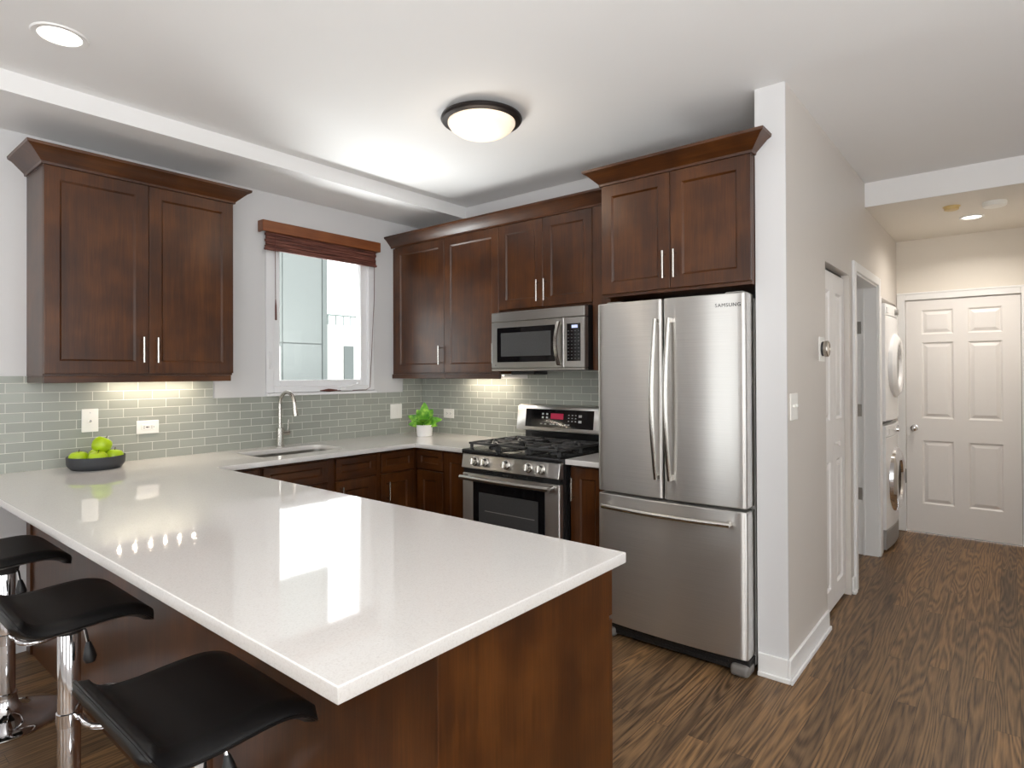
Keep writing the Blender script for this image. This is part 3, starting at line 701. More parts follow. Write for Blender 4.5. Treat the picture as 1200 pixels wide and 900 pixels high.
slab('countertop', [(1.919, -.645), (2.156, -.645), (2.156, -.001), (1.919, -.001)], [], ZT0, ZT1, 'quartz', 'small white quartz worktop piece between range and refrigerator', 'countertop')
# sink
sk = thing('kitchen_sink', 'stainless undermount sink set in the worktop below the window', 'sink', ((SX0 + SX1) / 2, (SY0 + SY1) / 2, .68))
q = bmesh.new()
prof = [(.012, ZT0 - .001, .05), (-.004, ZT0 - .001, .045), (-.003, .72, .05), (.014, .70, .06), (.05, .692, .06)]
rings = [[q.verts.new((x, y, z)) for x, y in rrect(SX0 - i if i > 0 and k == 0 else SX0 + (i if k else -i), SX1 + i if k == 0 else SX1 - i, SY0 - i if k == 0 else SY0 + i, SY1 + i if k == 0 else SY1 - i, r)] for k, (i, z, r) in enumerate(prof)]
for A, B in zip(rings[:-1], rings[1:]):
    for k in range(len(A)): q.faces.new((A[k], A[(k + 1) % len(A)], B[(k + 1) % len(A)], B[k]))
q.faces.new(rings[-1]); bmesh.ops.recalc_face_normals(q, faces=q.faces[:])
bmesh.ops.solidify(q, geom=q.faces[:], thickness=.0015)
mb = MB(); mb._merge(q); mb.build('basin', 'steel_dark', sk)
MB().lathe([(0, .004), (.02, .004), (.028, .002), (.042, .003), (.045, 0), (0, -.001)], ((SX0 + SX1) / 2, (SY0 + SY1) / 2, .6945), 'z', 24).build('drain', 'chrome', sk)
# faucet
fa = thing('kitchen_faucet', 'brushed nickel gooseneck faucet behind the sink', 'faucet', (.068, -1.340, ZT1))
fx, fy = .068, -1.340
MB().lathe([(0, 0), (.029, 0), (.029, .004), (.024, .008), (.024, .124), (.021, .128), (0, .128)], (fx, fy, ZT1 + .0005), 'z', 24).build('base', 'nickel', fa)
pts = [(fx, fy, 1.03), (fx, fy, 1.12), (fx, fy, 1.20)]; rr = .080
for k in range(1, 13):
    a = PI - PI * k / 12 * .97; pts.append((fx + rr + rr * math.cos(a), fy + .012 * k / 12, 1.205 + rr * math.sin(a)))
pts.append((fx + 2 * rr + .002, fy + .013, 1.185))
MB().tube(pts, .0125, 16).build('neck', 'nickel', fa)
MB().tube([(fx + 2 * rr + .001, fy + .013, 1.20), (fx + 2 * rr + .004, fy + .014, 1.165), (fx + 2 * rr + .010, fy + .016, 1.128)], [.0145, .0165, .0185], 18).build('spray_head', 'nickel', fa)
mb = MB(); mb.cyl((fx, fy + .018, ZT1 + .092), (fx, fy + .066, ZT1 + .092), .017, 18); mb.tube([(fx + .002, fy + .054, ZT1 + .10), (fx + .006, fy + .056, ZT1 + .14), (fx + .010, fy + .058, ZT1 + .185)], .0055, 12)
mb.build('lever_handle', 'nickel', fa)

# ------------------------------------------------------------------ backsplash
mb = MB(); th = .008
mb.box(.0005, th, -2.937, -1.7575, ZT1 + .0005, 1.3655).box(.0005, th, -1.7575, -.215, ZT1 + .0005, 1.2545).box(.0005, th, -.215, -.0005, ZT1 + .0005, 1.3655)
mb.box(.0005, th, -2.937, YL0 - .0005, 1.3655, 1.40)
tag(mb.build('tile_backsplash', 'tile_y', smooth=0), 'sage grey glass subway tiles along the window wall', 'backsplash')
mb = MB(); mb.box(th + .0005, 1.151, -th, -.0005, ZT1 + .0005, 1.3655).box(1.1515, 2.155, -th, -.0005, .90, 1.419)
tag(mb.build('tile_backsplash', 'tile_x', smooth=0), 'sage grey glass subway tiles behind the range', 'backsplash')

# outlets
def plate(name, label, cat, P, w, h, kind):
    """local: plate in xz plane facing -y"""
    t = thing(name, label, cat, P @ Vector((0, 0, 0)))
    MB().box(-w / 2, w / 2, -.006, 0, -h / 2, h / 2, .002).build('cover_plate', 'outlet_white', t, P)
    if kind == 'jack':
        MB().lathe([(0, 0), (.007, 0), (.007, .003), (.004, .004), (.004, .010), (0, .010)], (0, -.006, -.004), '-y', 14).build('cable_jack', 'nickel', t, P)
        MB().lathe([(0, 0), (.003, 0), (.003, .0015), (0, .002)], (0, -.006, .042), '-y', 10).build('screw', 'light_grey', t, P)
    if kind in ('duplex', 'gfci', 'double'):
        xs = (0,) if kind != 'double' else (-.023, .023)
        for x in xs:
            wide = kind != 'double'
            if wide: MB().box(-.034, .034, -.008, -.006, -.016, .016, .001).build('receptacle', 'outlet_white', t, P)
            else: MB().box(x - .016, x + .016, -.008, -.006, -.034, .034, .001).build('rocker_switch', 'outlet_white', t, P)
        if kind != 'double':
            for cx in (-.02, .02):
                mb = MB()
                for dz in (-.005, .005): mb.box(cx - .004, cx + .004, -.0086, -.008, dz - .0012, dz + .0012)
                mb.box(cx + .009, cx + .013, -.0086, -.008, -.002, .002)
                mb.build('slots', 'slot', t, P)
            if kind == 'gfci': MB().box(-.007, -.001, -.0092, -.008, -.004, .004).build('test_button', 'slot', t, P); MB().box(.001, .007, -.0092, -.008, -.004, .004).build('reset_button', 'grey_plastic', t, P)
    return t
WX = lambda y, z: face(th, y, z, PI / 2)
plate('cable_outlet', 'upright white cable jack plate on the tiles above the fruit bowl', 'outlet', WX(-2.417, 1.157), .078, .125, 'jack')
plate('wall_outlet', 'sideways white outlet right of the cable jack plate', 'outlet', WX(-2.132, 1.101), .118, .076, 'gfci')
plate('switch_plate', 'white double switch plate on the tiles left of the potted plant', 'switch', WX(-.293, 1.099), .120, .118, 'double')
plate('wall_outlet', 'sideways white outlet on the tiles right of the potted plant', 'outlet', face(.334, -th, 1.079, 0), .118, .074, 'duplex')
# hall switch and thermostat
sw = thing('light_switch', 'white light switch on the partition wall below the thermostat', 'switch', (XP1, -.484, 1.243))
P = face(XP1, -.484, 1.243, PI / 2)
MB().box(-.058, .058, -.006, 0, -.062, .062, .002).build('cover_plate', 'outlet_white', sw, P)
for x in (-.023, .023): MB().box(x - .005, x + .005, -.016, -.006, -.002, .012, .002).build('toggle', 'outlet_white', sw, P)
tm = thing('thermostat', 'round silver thermostat on a white wall plate beside the closet door', 'thermostat', (XP1, .060, 1.528))
MB().box(XP1, XP1 + .006, .005, .118, 1.462, 1.592, .02, 4).build('wall_plate', 'outlet_white', tm)
MB().lathe([(0, .006), (.038, .006), (.040, .010), (.038, .016), (.034, .018), (0, .018)], (XP1, .060, 1.528), 'x', 28).build('base_ring', 'black_plastic', tm)
MB().lathe([(.030, .018), (.042, .018), (.043, .022), (.043, .034), (.040, .038), (.036, .038), (.036, .036), (0, .035)], (XP1, .060, 1.528), 'x', 28).build('dial', 'thermo', tm)

# ------------------------------------------------------------------ range
RX0, RX1, RY = 1.153, 1.914, -.700
rg = thing('gas_range', 'stainless freestanding gas range with black cooktop and five knobs', 'stove', ((RX0 + RX1) / 2, -.36, 0))
MB().box(RX0 + .004, RX1 - .004, RY + .045, -.02, .03, .895).build('body', 'black_enamel', rg)
mb = MB()
mb.prism([(RY + .02, .80), (RY - .006, .805), (RY + .010, .892), (RY + .045, .892), (RY + .045, .80)], 'x', RX0, RX1, .003)
mb.build('control_panel', 'steel', rg)
mb = MB(); mb.box(RX0, RX1, RY - .002, -.02, .893, .922, .006, 2); mb.build('cooktop', 'black_enamel', rg)
for kx in (1.272, 1.357, 1.530, 1.700, 1.790):
    Rm = Matrix.Translation((kx, RY - .0005, .850)) @ Matrix.Rotation(math.radians(-10), 4, 'X')
    mb = MB(); mb.lathe([(0, 0), (.029, 0), (.029, .006), (.024, .009), (.022, .030), (.019, .036), (0, .037)], (0, 0, 0), '-y', 24)
    mb.box(-.005, .005, -.043, -.030, -.021, .021, .003); mb.build('knob', 'nickel', rg, Rm)
# door
od = MB().box(RX0 + .002, RX1 - .002, RY + .004, RY + .045, .205, .770, .004).build('oven_door', 'steel', rg)
MB().box(1.250, 1.812, RY, RY + .0038, .26, .748, .001).build('oven_window', 'black_gloss', od)
mb = MB(); mb.box(1.30, 1.765, RY - .0012, RY - .0002, .32, .66); mb.build('window_screen', 'cast_iron', od)
MB().box(1.35, 1.74, RY - .0016, RY - .0012, .548, .552).build('oven_rack', 'grey_plastic', od)
mb = MB(); n = 16
pp = [(RX0 + .035 + (RX1 - RX0 - .07) * i / n, RY - .052 - .012 * math.sin(PI * i / n), .752) for i in range(n + 1)]
mb.tube(pp, .0145, 14)
for x in (RX0 + .05, RX1 - .05): mb.cyl((x, RY + .004, .752), (x, RY - .05, .752), .011, 12)
mb.build('oven_handle', 'steel_dark', od)
mb = MB()
mb.box(RX0 + .006, RX1 - .006, RY + .012, RY + .045, .771, .799); mb.build('vent_strip', 'black_plastic', rg)
mb = MB()
for k in range(4):
    xa = RX0 + .16 + k * .125
    for z in (.778, .789): mb.box(xa, xa + .105, RY + .006, RY + .013, z - .003, z + .003)
mb.build('vent_slots', 'black_enamel', rg)
dr = MB().box(RX0 + .002, RX1 - .002, RY + .004, RY + .045, .045, .198, .004).build('storage_drawer', 'steel', rg)
# grates: three cast iron sections
gw = (RX1 - RX0 - .05) / 3
for g in range(3):
    mb = MB(); a = RX0 + .025 + g * gw + .003; b = a + gw - .006; y0, y1, z = RY + .035, -.17, .957
    bar = .008
    for x in (a + bar, b - bar): mb.box(x - bar, x + bar, y0, y1, z - .006, z + .008, .002)
    for y in (y0 + bar, (y0 + y1) / 2, y1 - bar): mb.box(a, b, y - bar, y + bar, z - .006, z + .008, .002)
    mx = (a + b) / 2
    for yc in ((y0 * 3 + y1) / 4, (y0 + y1 * 3) / 4):
        for k in range(8):
            if g == 1 and k % 2: continue
            t = k * PI / 4; r0, r1 = .028, min(.095, (b - a) / 2 / max(.3, abs(math.cos(t))) if abs(math.cos(t)) > .3 else .12)
            mb.tube([(mx + r0 * math.cos(t), yc + r0 * math.sin(t), z + .006), (mx + r1 * math.cos(t), yc + r1 * math.sin(t), z + .002)], .0075, 8)
    for x in (a + bar, b - bar):
        for y in (y0 + .02, (y0 + y1) / 2, y1 - .02): mb.box(x - bar, x + bar, y - bar, y + bar, .922, z, .001)
    mb.build('grate', 'cast_iron', rg)
    for yc in (((y0 * 3 + y1) / 4, (y0 + y1 * 3) / 4) if g != 1 else ((y0 + y1) / 2,)):
        MB().lathe([(0, 0), (.042, 0), (.040, .010), (.034, .012), (.034, .020), (.030, .024), (0, .024)], ((a + b) / 2, yc, .922), 'z', 24, sy=(1 if g != 1 else 1.9)).build('burner', 'black_enamel', rg)
# back guard
MB().box(RX0 + .03, RX1 - .02, -.075, -.012, .922, 1.03).build('backguard_base', 'black_enamel', rg)
bgp = MB().prism([(-.150, 1.006), (-.128, 1.172), (-.105, 1.182), (-.012, 1.182), (-.012, 1.006)], 'x', RX0 + .002, RX1 - .002, .005).build('backguard', 'steel', rg)
def slant(z): return -.150 + (.022) * (z - 1.006) / .166
def onslant(x0, x1, z0, z1, d0, d1): return [(slant(z0) - d1, z0), (slant(z1) - d1, z1), (slant(z1) - d0, z1), (slant(z0) - d0, z0)]
def slab_on(x0, x1, z0, z1, d0, d1, mb): mb.prism(onslant(x0, x1, z0, z1, d0, d1), 'x', x0, x1); return mb
slab_on(1.236, 1.795, 1.034, 1.156, -.002, .0015, MB()).build('control_glass', 'black_gloss', bgp)
slab_on(1.452, 1.556, 1.092, 1.130, .0015, .0022, MB()).build('clock_display', 'red_display', bgp)
keys = [(x - .008, x + .008, z - .006, z + .006) for x in (1.385, 1.42) for z in (1.10, 1.124)]
keys += [(x - .005, x + .005, z - .003, z + .003) for x in (1.60, 1.628, 1.655) for z in (1.082, 1.102, 1.122)]
keys += [(1.678, 1.702, z - .008, z + .008) for z in (1.082, 1.118)]
keys += [(x - .009, x + .009, 1.053, 1.060) for x in (1.375, 1.41, 1.455, 1.478, 1.51, 1.54, 1.575, 1.6)]
for a, b, z0, z1 in keys: slab_on(a, b, z0, z1, .0015, .002, MB()).build('touch_key', 'light_grey', bgp)

# ------------------------------------------------------------------ microwave
mw = thing('microwave', 'stainless over the range microwave with black window and keypad', 'microwave', (1.53, -.2, 1.42))
MY = -.4145
MB().box(1.158, 1.904, MY + .045, -.010, 1.425, 1.818).build('body', 'black_plastic', mw)
mb = MB(); mb.box(1.157, 1.905, MY, MY + .044, 1.749, 1.812, .004); mb.build('vent_panel', 'steel_dark', mw)
md = MB().box(1.157, 1.752, MY, MY + .044, 1.438, 1.7465, .004).build('door', 'steel_dark', mw)
MB().box(1.209, 1.688, MY - .0015, MY + .002, 1.478, 1.708, .001).build('window', 'black_gloss', md)
MB().box(1.245, 1.655, MY - .0022, MY - .0014, 1.517, 1.672).build('window_screen', 'cast_iron', md)
mb = MB(); mb.lathe([(0, 0), (.006, 0), (.006, .001), (0, .001)], (1.196, MY, 1.458), '-y', 14); mb.build('logo', 'grey_plastic', md)
n = 14; q = []
mb = MB(); q = bmesh.new(); L2 = []
for i in range(n + 1):
    t = i / n; z = 1.452 + t * .272; y = MY - .012 - .030 * math.sin(PI * t); xo = 1.722 - .004 * math.sin(PI * t)
    L2.append([q.verts.new((xo - .014, y, z)), q.verts.new((xo - .009, y - .008, z)), q.verts.new((xo + .009, y - .008, z)), q.verts.new((xo + .014, y, z)), q.verts.new((xo + .009, y + .006, z)), q.verts.new((xo - .009, y + .006, z))])
for A, B in zip(L2[:-1], L2[1:]):
    for k in range(6): q.faces.new((A[k], A[(k + 1) % 6], B[(k + 1) % 6], B[k]))
q.faces.new(L2[0]); q.faces.new(L2[-1][::-1]); bmesh.ops.recalc_face_normals(q, faces=q.faces[:]); mb._merge(q)
for z in (1.465, 1.711): mb.cyl((1.722, MY, z), (1.722, MY - .022, z), .008, 10)
mb.build('handle', 'nickel', md)
MB().box(1.7535, 1.905, MY, MY + .044, 1.438, 1.7465, .004).build('control_panel', 'steel_dark', mw)
kp = MB().box(1.776, 1.876, MY - .0015, MY + .002, 1.478, 1.708, .001).build('keypad', 'black_gloss', mw)
MB().box(1.813, 1.856, MY - .0022, MY - .0014, 1.680, 1.698).build('clock_display', 'blue_display', kp)
mb = MB()
for r in range(9):
    for c in range(4):
        x = 1.788 + c * .025; z = 1.662 - r * .021
        mb.box(x - .005, x + .005, MY - .0021, MY - .0014, z - .002, z + .002)
mb.build('keys', 'key_print', kp)
mb = MB(); mb.box(1.157, 1.905, MY, MY + .044, 1.4205, 1.4365, .004).build('lower_trim', 'steel_dark', mw)
MB().box(1.165, 1.90, MY + .05, -.02, 1.4205, 1.425).build('underside_grille', 'grey_plastic', mw)
MB().box(1.20, 1.40, -.26, -.10, 1.395, 1.4205, .004).build('filter_housing', 'black_plastic', mw)

# ------------------------------------------------------------------ refrigerator
rf = thing('refrigerator', 'stainless french door refrigerator with bottom freezer drawer', 'refrigerator', (2.56, -.35, 0))
MB().box(2.190, 2.950, -.575, -.03, .03, 1.755, .004).build('body', 'grey_plastic', rf)
FY = -.7055
def bowed(x0, x1, z0, z1, y_edge, bow, yb, er=.018, cx=None, hw=None, n=20):
    """door slab whose front bows out towards -y and rounds off at its sides; one continuous bow over the whole front"""
    q = bmesh.new(); cx = cx if cx is not None else (x0 + x1) / 2; hw = hw or (x1 - x0) / 2
    xs = []; pts = []
    for i in range(n + 1):
        x = x0 + (x1 - x0) * i / n; pts.append((x, y_edge - bow * (1 - ((x - cx) / hw) ** 2)))
    # rounded outer corners
    out = []
    for x, y in pts:
        dl, drr = x - x0, x1 - x
        d = min(dl, drr)
        if d < er: y += er - math.sqrt(max(0, er * er - (er - d) ** 2))
        out.append((x, y))
    extra = []
    for k in range(1, 6):
        a = er * (1 - math.cos(PI / 2 * k / 6)); extra.append(a)
    for e in extra:
        for x in (x0 + e, x1 - e):
            y = y_edge - bow * (1 - ((x - cx) / hw) ** 2); y += er - math.sqrt(max(0, er * er - (er - e) ** 2)); out.append((x, y))
    out.sort()
    prof = out + [(x1, yb), (x0, yb)]
    lev = [(z0, .004), (z0 + .004, 0), (z1 - .004, 0), (z1, .004)]
    rings = []
    for z, ins in lev: rings.append([q.verts.new((min(max(x, x0 + ins), x1 - ins), y + (ins if y < yb - .001 else 0), z)) for x, y in prof])
    for A, B in zip(rings[:-1], rings[1:]):
        for k in range(len(A)): q.faces.new((A[k], A[(k + 1) % len(A)], B[(k + 1) % len(A)], B[k]))
    q.faces.new(rings[0][::-1]); q.faces.new(rings[-1]); bmesh.ops.recalc_face_normals(q, faces=q.faces[:])
    mb = MB(); mb._merge(q); return mb
fcx, fhw = 2.553, .41
def bowed_handle(x, z0, z1, lean):
    mb = MB(); q = bmesh.new(); n = 22; L2 = []
    for i in range(n + 1):
        t = i / n; z = z0 + (z1 - z0) * t; s = math.sin(PI * t)
        y = FY - .028 - .028 * s; xo = x + lean * s * .008; hw = .010 + .004 * s
        L2.append([q.verts.new((xo + hw * math.cos(a), y + .010 * math.sin(a), z)) for a in [2 * PI * k / 12 for k in range(12)]])
    for A, B in zip(L2[:-1], L2[1:]):
        for k in range(12): q.faces.new((A[k], A[(k + 1) % 12], B[(k + 1) % 12], B[k]))
    q.faces.new(L2[0]); q.faces.new(L2[-1][::-1]); bmesh.ops.recalc_face_normals(q, faces=q.faces[:]); mb._merge(q)
    for z in (z0 + .012, z1 - .012): mb.box(x - .010, x + .010, FY - .032, FY + .004, z - .012, z + .012, .003)
    return mb
dl = bowed(2.158, 2.5435, .778, 1.772, FY + .022, .022, -.58, cx=fcx, hw=fhw).build('refrigerator_door', 'steel', rf)
bowed_handle(2.520, .875, 1.672, -1).build('handle', 'nickel', dl)
drr = bowed(2.5485, 2.948, .778, 1.772, FY + .022, .022, -.58, cx=fcx, hw=fhw).build('refrigerator_door', 'steel', rf)
bowed_handle(2.592, .875, 1.672, -1).build('handle', 'nickel', drr)
fz = bowed(2.158, 2.948, .085, .762, FY + .022, .022, -.58, cx=fcx, hw=fhw).build('freezer_drawer', 'steel', rf)
mb = MB(); n = 18
pp = [(2.215 + .67 * i / n, FY - .030 - .030 * math.sin(PI * i / n), .706) for i in range(n + 1)]
mb.tube(pp, .0135, 14)
for x in (2.228, 2.872): mb.box(x - .012, x + .012, FY - .034, FY + .012, .695, .717, .003)
mb.build('handle', 'nickel', fz)
def text_mesh(body, size, depth, name, m, parent, Mx, align='CENTER'):
    cu = bpy.data.curves.new(name, 'FONT'); cu.body = body; cu.size = size; cu.extrude = depth; cu.align_x = align; cu.align_y = 'CENTER'; cu.space_character = 1.12
    tmp = bpy.data.objects.new('tmp', cu); COL.objects.link(tmp)
    dg = bpy.context.evaluated_depsgraph_get(); me = bpy.data.meshes.new_from_object(tmp.evaluated_get(dg)); bpy.data.objects.remove(tmp)
    mb = MB(); mb.bm.from_mesh(me); bpy.data.meshes.remove(me)
    return mb.build(name, m, parent, Mx, smooth=0)
text_mesh('SAMSUNG', .024, .0012, 'logo', 'black_plastic', drr, Matrix.Translation((2.868, FY + .0125, 1.717)) @ Matrix.Rotation(math.radians(3), 4, 'Z') @ Matrix.Rotation(PI / 2, 4, 'X'))
mb = MB(); mb.box(2.165, 2.945, -.66, -.56, .018, .078, .006)
for k in range(12): mb.box(2.20 + k * .055, 2.245 + k * .055, -.664, -.655, .052, .060).box(2.20 + k * .055, 2.245 + k * .055, -.664, -.655, .034, .042)
mb.build('bottom_grille', 'black_plastic', rf)
for x0, x1 in ((2.165, 2.25), (2.862, 2.948)): MB().box(x0, x1, -.685, -.58, .001, .055, .018, 3).build('foot_cover', 'foot_grey', rf)
for x0, x1 in ((2.20, 2.29), (2.84, 2.93)): MB().box(x0, x1, -.66, -.55, 1.757, 1.782, .006).build('hinge_cover', 'grey_plastic', rf)

# ------------------------------------------------------------------ washer and dryer
def laundry(name, label, z0, z1, kind):
    ya, yb, xb, xf = 1.962, 2.630, 2.50, 3.128
    t = thing(name, label, name.replace('_', ' ').split()[-1], ((xb + xf) / 2, (ya + yb) / 2, z0))
    MB().box(xb, xf - .02, ya, yb, z0, z1, .012, 2).build('body', 'appliance_white', t)
    # front fascia swelling gently outwards
    q = bmesh.new(); n = 14; zc0, zc1 = (z0 + (.165 if kind == 'washer' else .01)), z1 - .095
    def fx(u): return xf + .022 * (1 - (2 * u - 1) ** 2)
    def fascia(za, zb, m, nm, push=0.0):
        q = bmesh.new(); A = []; 
        for i in range(n + 1):
            u = i / n; y = ya + .003 + (yb - ya - .006) * u; x = fx(u) + push
            A.append([q.verts.new((xf - .022, y, za)), q.verts.new((x - .004, y, za)), q.verts.new((x, y, za + .004)), q.verts.new((x, y, zb - .004)), q.verts.new((x - .004, y, zb)), q.verts.new((xf - .022, y, zb))])
        for B, C_ in zip(A[:-1], A[1:]):
            for k in range(6): q.faces.new((B[k], B[(k + 1) % 6], C_[(k + 1) % 6], C_[k]))
        q.faces.new(A[0]); q.faces.new(A[-1][::-1]); bmesh.ops.recalc_face_normals(q, faces=q.faces[:])
        mb = MB(); mb._merge(q); return mb.build(nm, m, t)
    fascia(zc0, zc1, 'appliance_white', 'front_panel'); cp = fascia(zc1 + .003, z1 - .002, 'appliance_white', 'control_panel')
    if kind == 'washer': fascia(z0 + .012, zc0 - .003, 'grey_plastic', 'kick_panel')
    yc, zc = (ya + yb) / 2, (zc0 + zc1) / 2 + (0 if kind == 'washer' else .02); X = xf + .012
    R = .262
    if kind == 'washer':
        d = MB().lathe([(.165, .018), (.178, .042), (.200, .052), (.225, .046), (R - .008, .026), (R, .0), (R - .02, -.02), (.16, -.02), (.165, .018)], (X, yc, zc), 'x', 48).build('door', 'chrome', t)
        MB().lathe([(.168, .022), (.150, .030), (.11, .006), (.05, -.004), (0, -.006)], (X, yc, zc), 'x', 40).build('door_glass', 'drum_glass', d)
        MB().box(X + .046, X + .060, yc + .195, yc + .222, zc - .06, zc + .06, .005).build('door_handle', 'grey_plastic', d)
    else:
        d = MB().lathe([(.160, .012), (.172, .040), (.198, .050), (.225, .044), (R - .008, .024), (R, .0), (R - .02, -.02), (.155, -.02), (.160, .012)], (X, yc, zc), 'x', 48).build('door', 'appliance_white', t)
        MB().lathe([(.163, .016), (.145, .020), (.10, .010), (0, .006)], (X, yc, zc), 'x', 40).build('door_window', 'grey_plastic', d)
    xk = xf + .018
    MB().lathe([(0, 0), (.030, 0), (.030, .006), (.024, .010), (.022, .028), (0, .030)], (xk, yc + .02, z1 - .05), 'x', 24).build('dial', 'chrome' if kind == 'washer' else 'grey_plastic', cp)
    MB().box(xk - .012, xk + .002, yc + .09, yc + .20, z1 - .07, z1 - .03, .002).build('display', 'black_gloss', cp)
    MB().box(xf - .005, xf + .0125, ya + .03, ya + .17, z1 - .076, z1 - .028, .003).build('detergent_drawer' if kind == 'washer' else 'lint_panel', 'appliance_white', cp)
    return t
laundry('washer', 'white front load washing machine with chrome door, under the dryer', .012, .985, 'washer')
MB2 = MB().box(2.56, 3.09, 1.985, 2.607, .9855, 1.0095).build('stacking_bracket', 'black_plastic')
tag(MB2, 'thin black stacking strip between the washer and dryer', 'bracket')
laundry('dryer', 'white front load dryer stacked on top of the washing machine', 1.010, 1.940, 'dryer')

# ------------------------------------------------------------------ bar stools
def make_stool(cx, cy, label):
    g = 'black and chrome bar stools along the peninsula'
    t = thing('bar_stool', label, 'stool', (cx, cy, 0), g)
    MB().lathe([(0, .0), (.195, .0), (.197, .006), (.190, .012), (.150, .018), (.09, .030), (.052, .052), (.040, .075), (.036, .10), (.0, .10)], (cx, cy, 0), 'z', 48).build('base', 'chrome', t)
    MB().lathe([(0, .09), (.0305, .09), (.0305, .60), (.028, .605), (.0, .605)], (cx, cy, 0), 'z', 28).build('column', 'chrome', t)
    mb = MB(); mb.lathe([(.0310, .085), (.036, .088), (.036, .115), (.0310, .118), (.0310, .085)], (cx, cy, 0), 'z', 28); mb.build('column_collar', 'chrome', t)
    # footrest hoop towards the counter
    z = .335; pts = []
    hoop = [(-.024, .026), (-.10, .020), (-.142, .05), (-.150, .10), (-.12, .155), (-.06, .187), (0, .195), (.06, .187), (.12, .155), (.150, .10), (.142, .05), (.10, .020), (.024, .026)]
    # smooth the hoop by subdividing
    for _ in range(2):
        nh = [hoop[0]]
        for p, q2 in zip(hoop[:-1], hoop[1:]): nh += [(p[0] * .75 + q2[0] * .25, p[1] * .75 + q2[1] * .25), (p[0] * .25 + q2[0] * .75, p[1] * .25 + q2[1] * .75)]
        nh.append(hoop[-1]); hoop = nh
    mb = MB(); mb.tube([(cx + a, cy + b, z) for a, b in hoop], .0095, 12); mb.lathe([(.0307, z - .022), (.0345, z - .020), (.0345, z + .020), (.0307, z + .022), (.0307, z - .022)], (cx, cy, 0), 'z', 24)
    mb.build('footrest', 'chrome', t)
    # gas lift lever
    lv = MB().tube([(cx + .02, cy + .02, .622), (cx + .055, cy + .028, .610), (cx + .075, cy + .030, .575)], .005, 8).build('lift_lever', 'chrome', t)
    MB().tube([(cx + .074, cy + .030, .580), (cx + .078, cy + .031, .560), (cx + .083, cy + .032, .535), (cx + .086, cy + .032, .520)], [.007, .013, .019, .013], 12).build('lever_paddle', 'black_plastic', lv)
    # seat: a slung wave - front edge drops, rear lip rises
    W = .215; CR = .050
    prof = [(-.178, .735), (-.172, .722), (-.155, .700), (-.12, .682), (-.06, .678), (0, .681), (.06, .683), (.10, .680), (.135, .668), (.160, .648), (.172, .630)]
    def cat(t):
        n = len(prof) - 1; f = min(t * n, n - 1e-6); i = int(f); u = f - i
        P = [prof[max(0, min(n, i + k))] for k in (-1, 0, 1, 2)]
        h = lambda a, b, c, d: .5 * ((2 * b) + (-a + c) * u + (2 * a - 5 * b + 4 * c - d) * u * u + (-a + 3 * b - 3 * c + d) * u ** 3)
        return h(*[p[0] for p in P]), h(*[p[1] for p in P])
    q = bmesh.new(); nu, nv = 26, 16; Tt, Bb = [], []
    for i in range(nu + 1):
        y, zz = cat(i / nu); y2, z2 = cat(min(1, i / nu + .01)); y1_, z1_ = cat(max(0, i / nu - .01))
        d = Vector((0, y2 - y1_, z2 - z1_)).normalized(); nrm = Vector((0, -d.z, d.y))
        rt, rb = [], []
        endt = min(i, nu - i) / 3.0; et = min(1, .25 + .75 * min(1, endt))
        for j in range(nv + 1):
            u = -1 + 2 * j / nv
            edge = (1 - abs(u)) * W
            th_ = .022 * et * math.sqrt(max(0.05, 1 - max(0, 1 - edge / .022) ** 2))
            # corners pulled in
            k = min(i, nu - i) / nu; wloc = W - (CR * max(0, 1 - k / .12) ** 2)
            p = Vector((cx + u * wloc, cy + y, zz))
            rt.append(q.verts.new(p + nrm * th_)); rb.append(q.verts.new(p - nrm * th_ * .7))
        Tt.append(rt); Bb.append(rb)
    for i in range(nu):
        for j in range(nv):
            q.faces.new((Tt[i][j], Tt[i + 1][j], Tt[i + 1][j + 1], Tt[i][j + 1])); q.faces.new((Bb[i][j], Bb[i][j + 1], Bb[i + 1][j + 1], Bb[i + 1][j]))
        q.faces.new((Tt[i][0], Bb[i][0], Bb[i + 1][0], Tt[i + 1][0])); q.faces.new((Tt[i][nv], Tt[i + 1][nv], Bb[i + 1][nv], Bb[i][nv]))
    for j in range(nv):
        q.faces.new((Tt[0][j], Tt[0][j + 1], Bb[0][j + 1], Bb[0][j])); q.faces.new((Tt[nu][j], Bb[nu][j], Bb[nu][j + 1], Tt[nu][j + 1]))
    bmesh.ops.recalc_face_normals(q, faces=q.faces[:])
    mb = MB(); mb._merge(q); st = mb.build('seat', 'leather', t, smooth=60)
    def rim(i, sgn):
        k = min(i, nu - i) / nu; wl = W - (CR * max(0, 1 - k / .12) ** 2); y, zz = cat(i / nu); return (cx + sgn * (wl + .001), cy + y, zz + .002)
    loop = [rim(i, 1) for i in range(nu + 1)] + [rim(i, -1) for i in range(nu, -1, -1)]
    mb = MB(); mb.tube(loop, .0035, 6, closed=True)
    mb.build('piping', 'leather', st)
    mb = MB(); mb.box(cx - .09, cx + .09, cy - .08, cy + .08, .652, .664, .004); mb.lathe([(.0, .60), (.040, .602), (.048, .652), (0, .652)], (cx, cy, 0), 'z', 24)
    mb.build('mounting_plate', 'black_plastic', t)
    return t
make_stool(2.490, -2.905, 'nearest black seated chrome bar stool, below the free corner of the white worktop')
make_stool(1.600, -2.915, 'middle of the three black seated chrome bar stools')
make_stool(.720, -2.905, 'farthest black seated chrome bar stool, by the left wall')

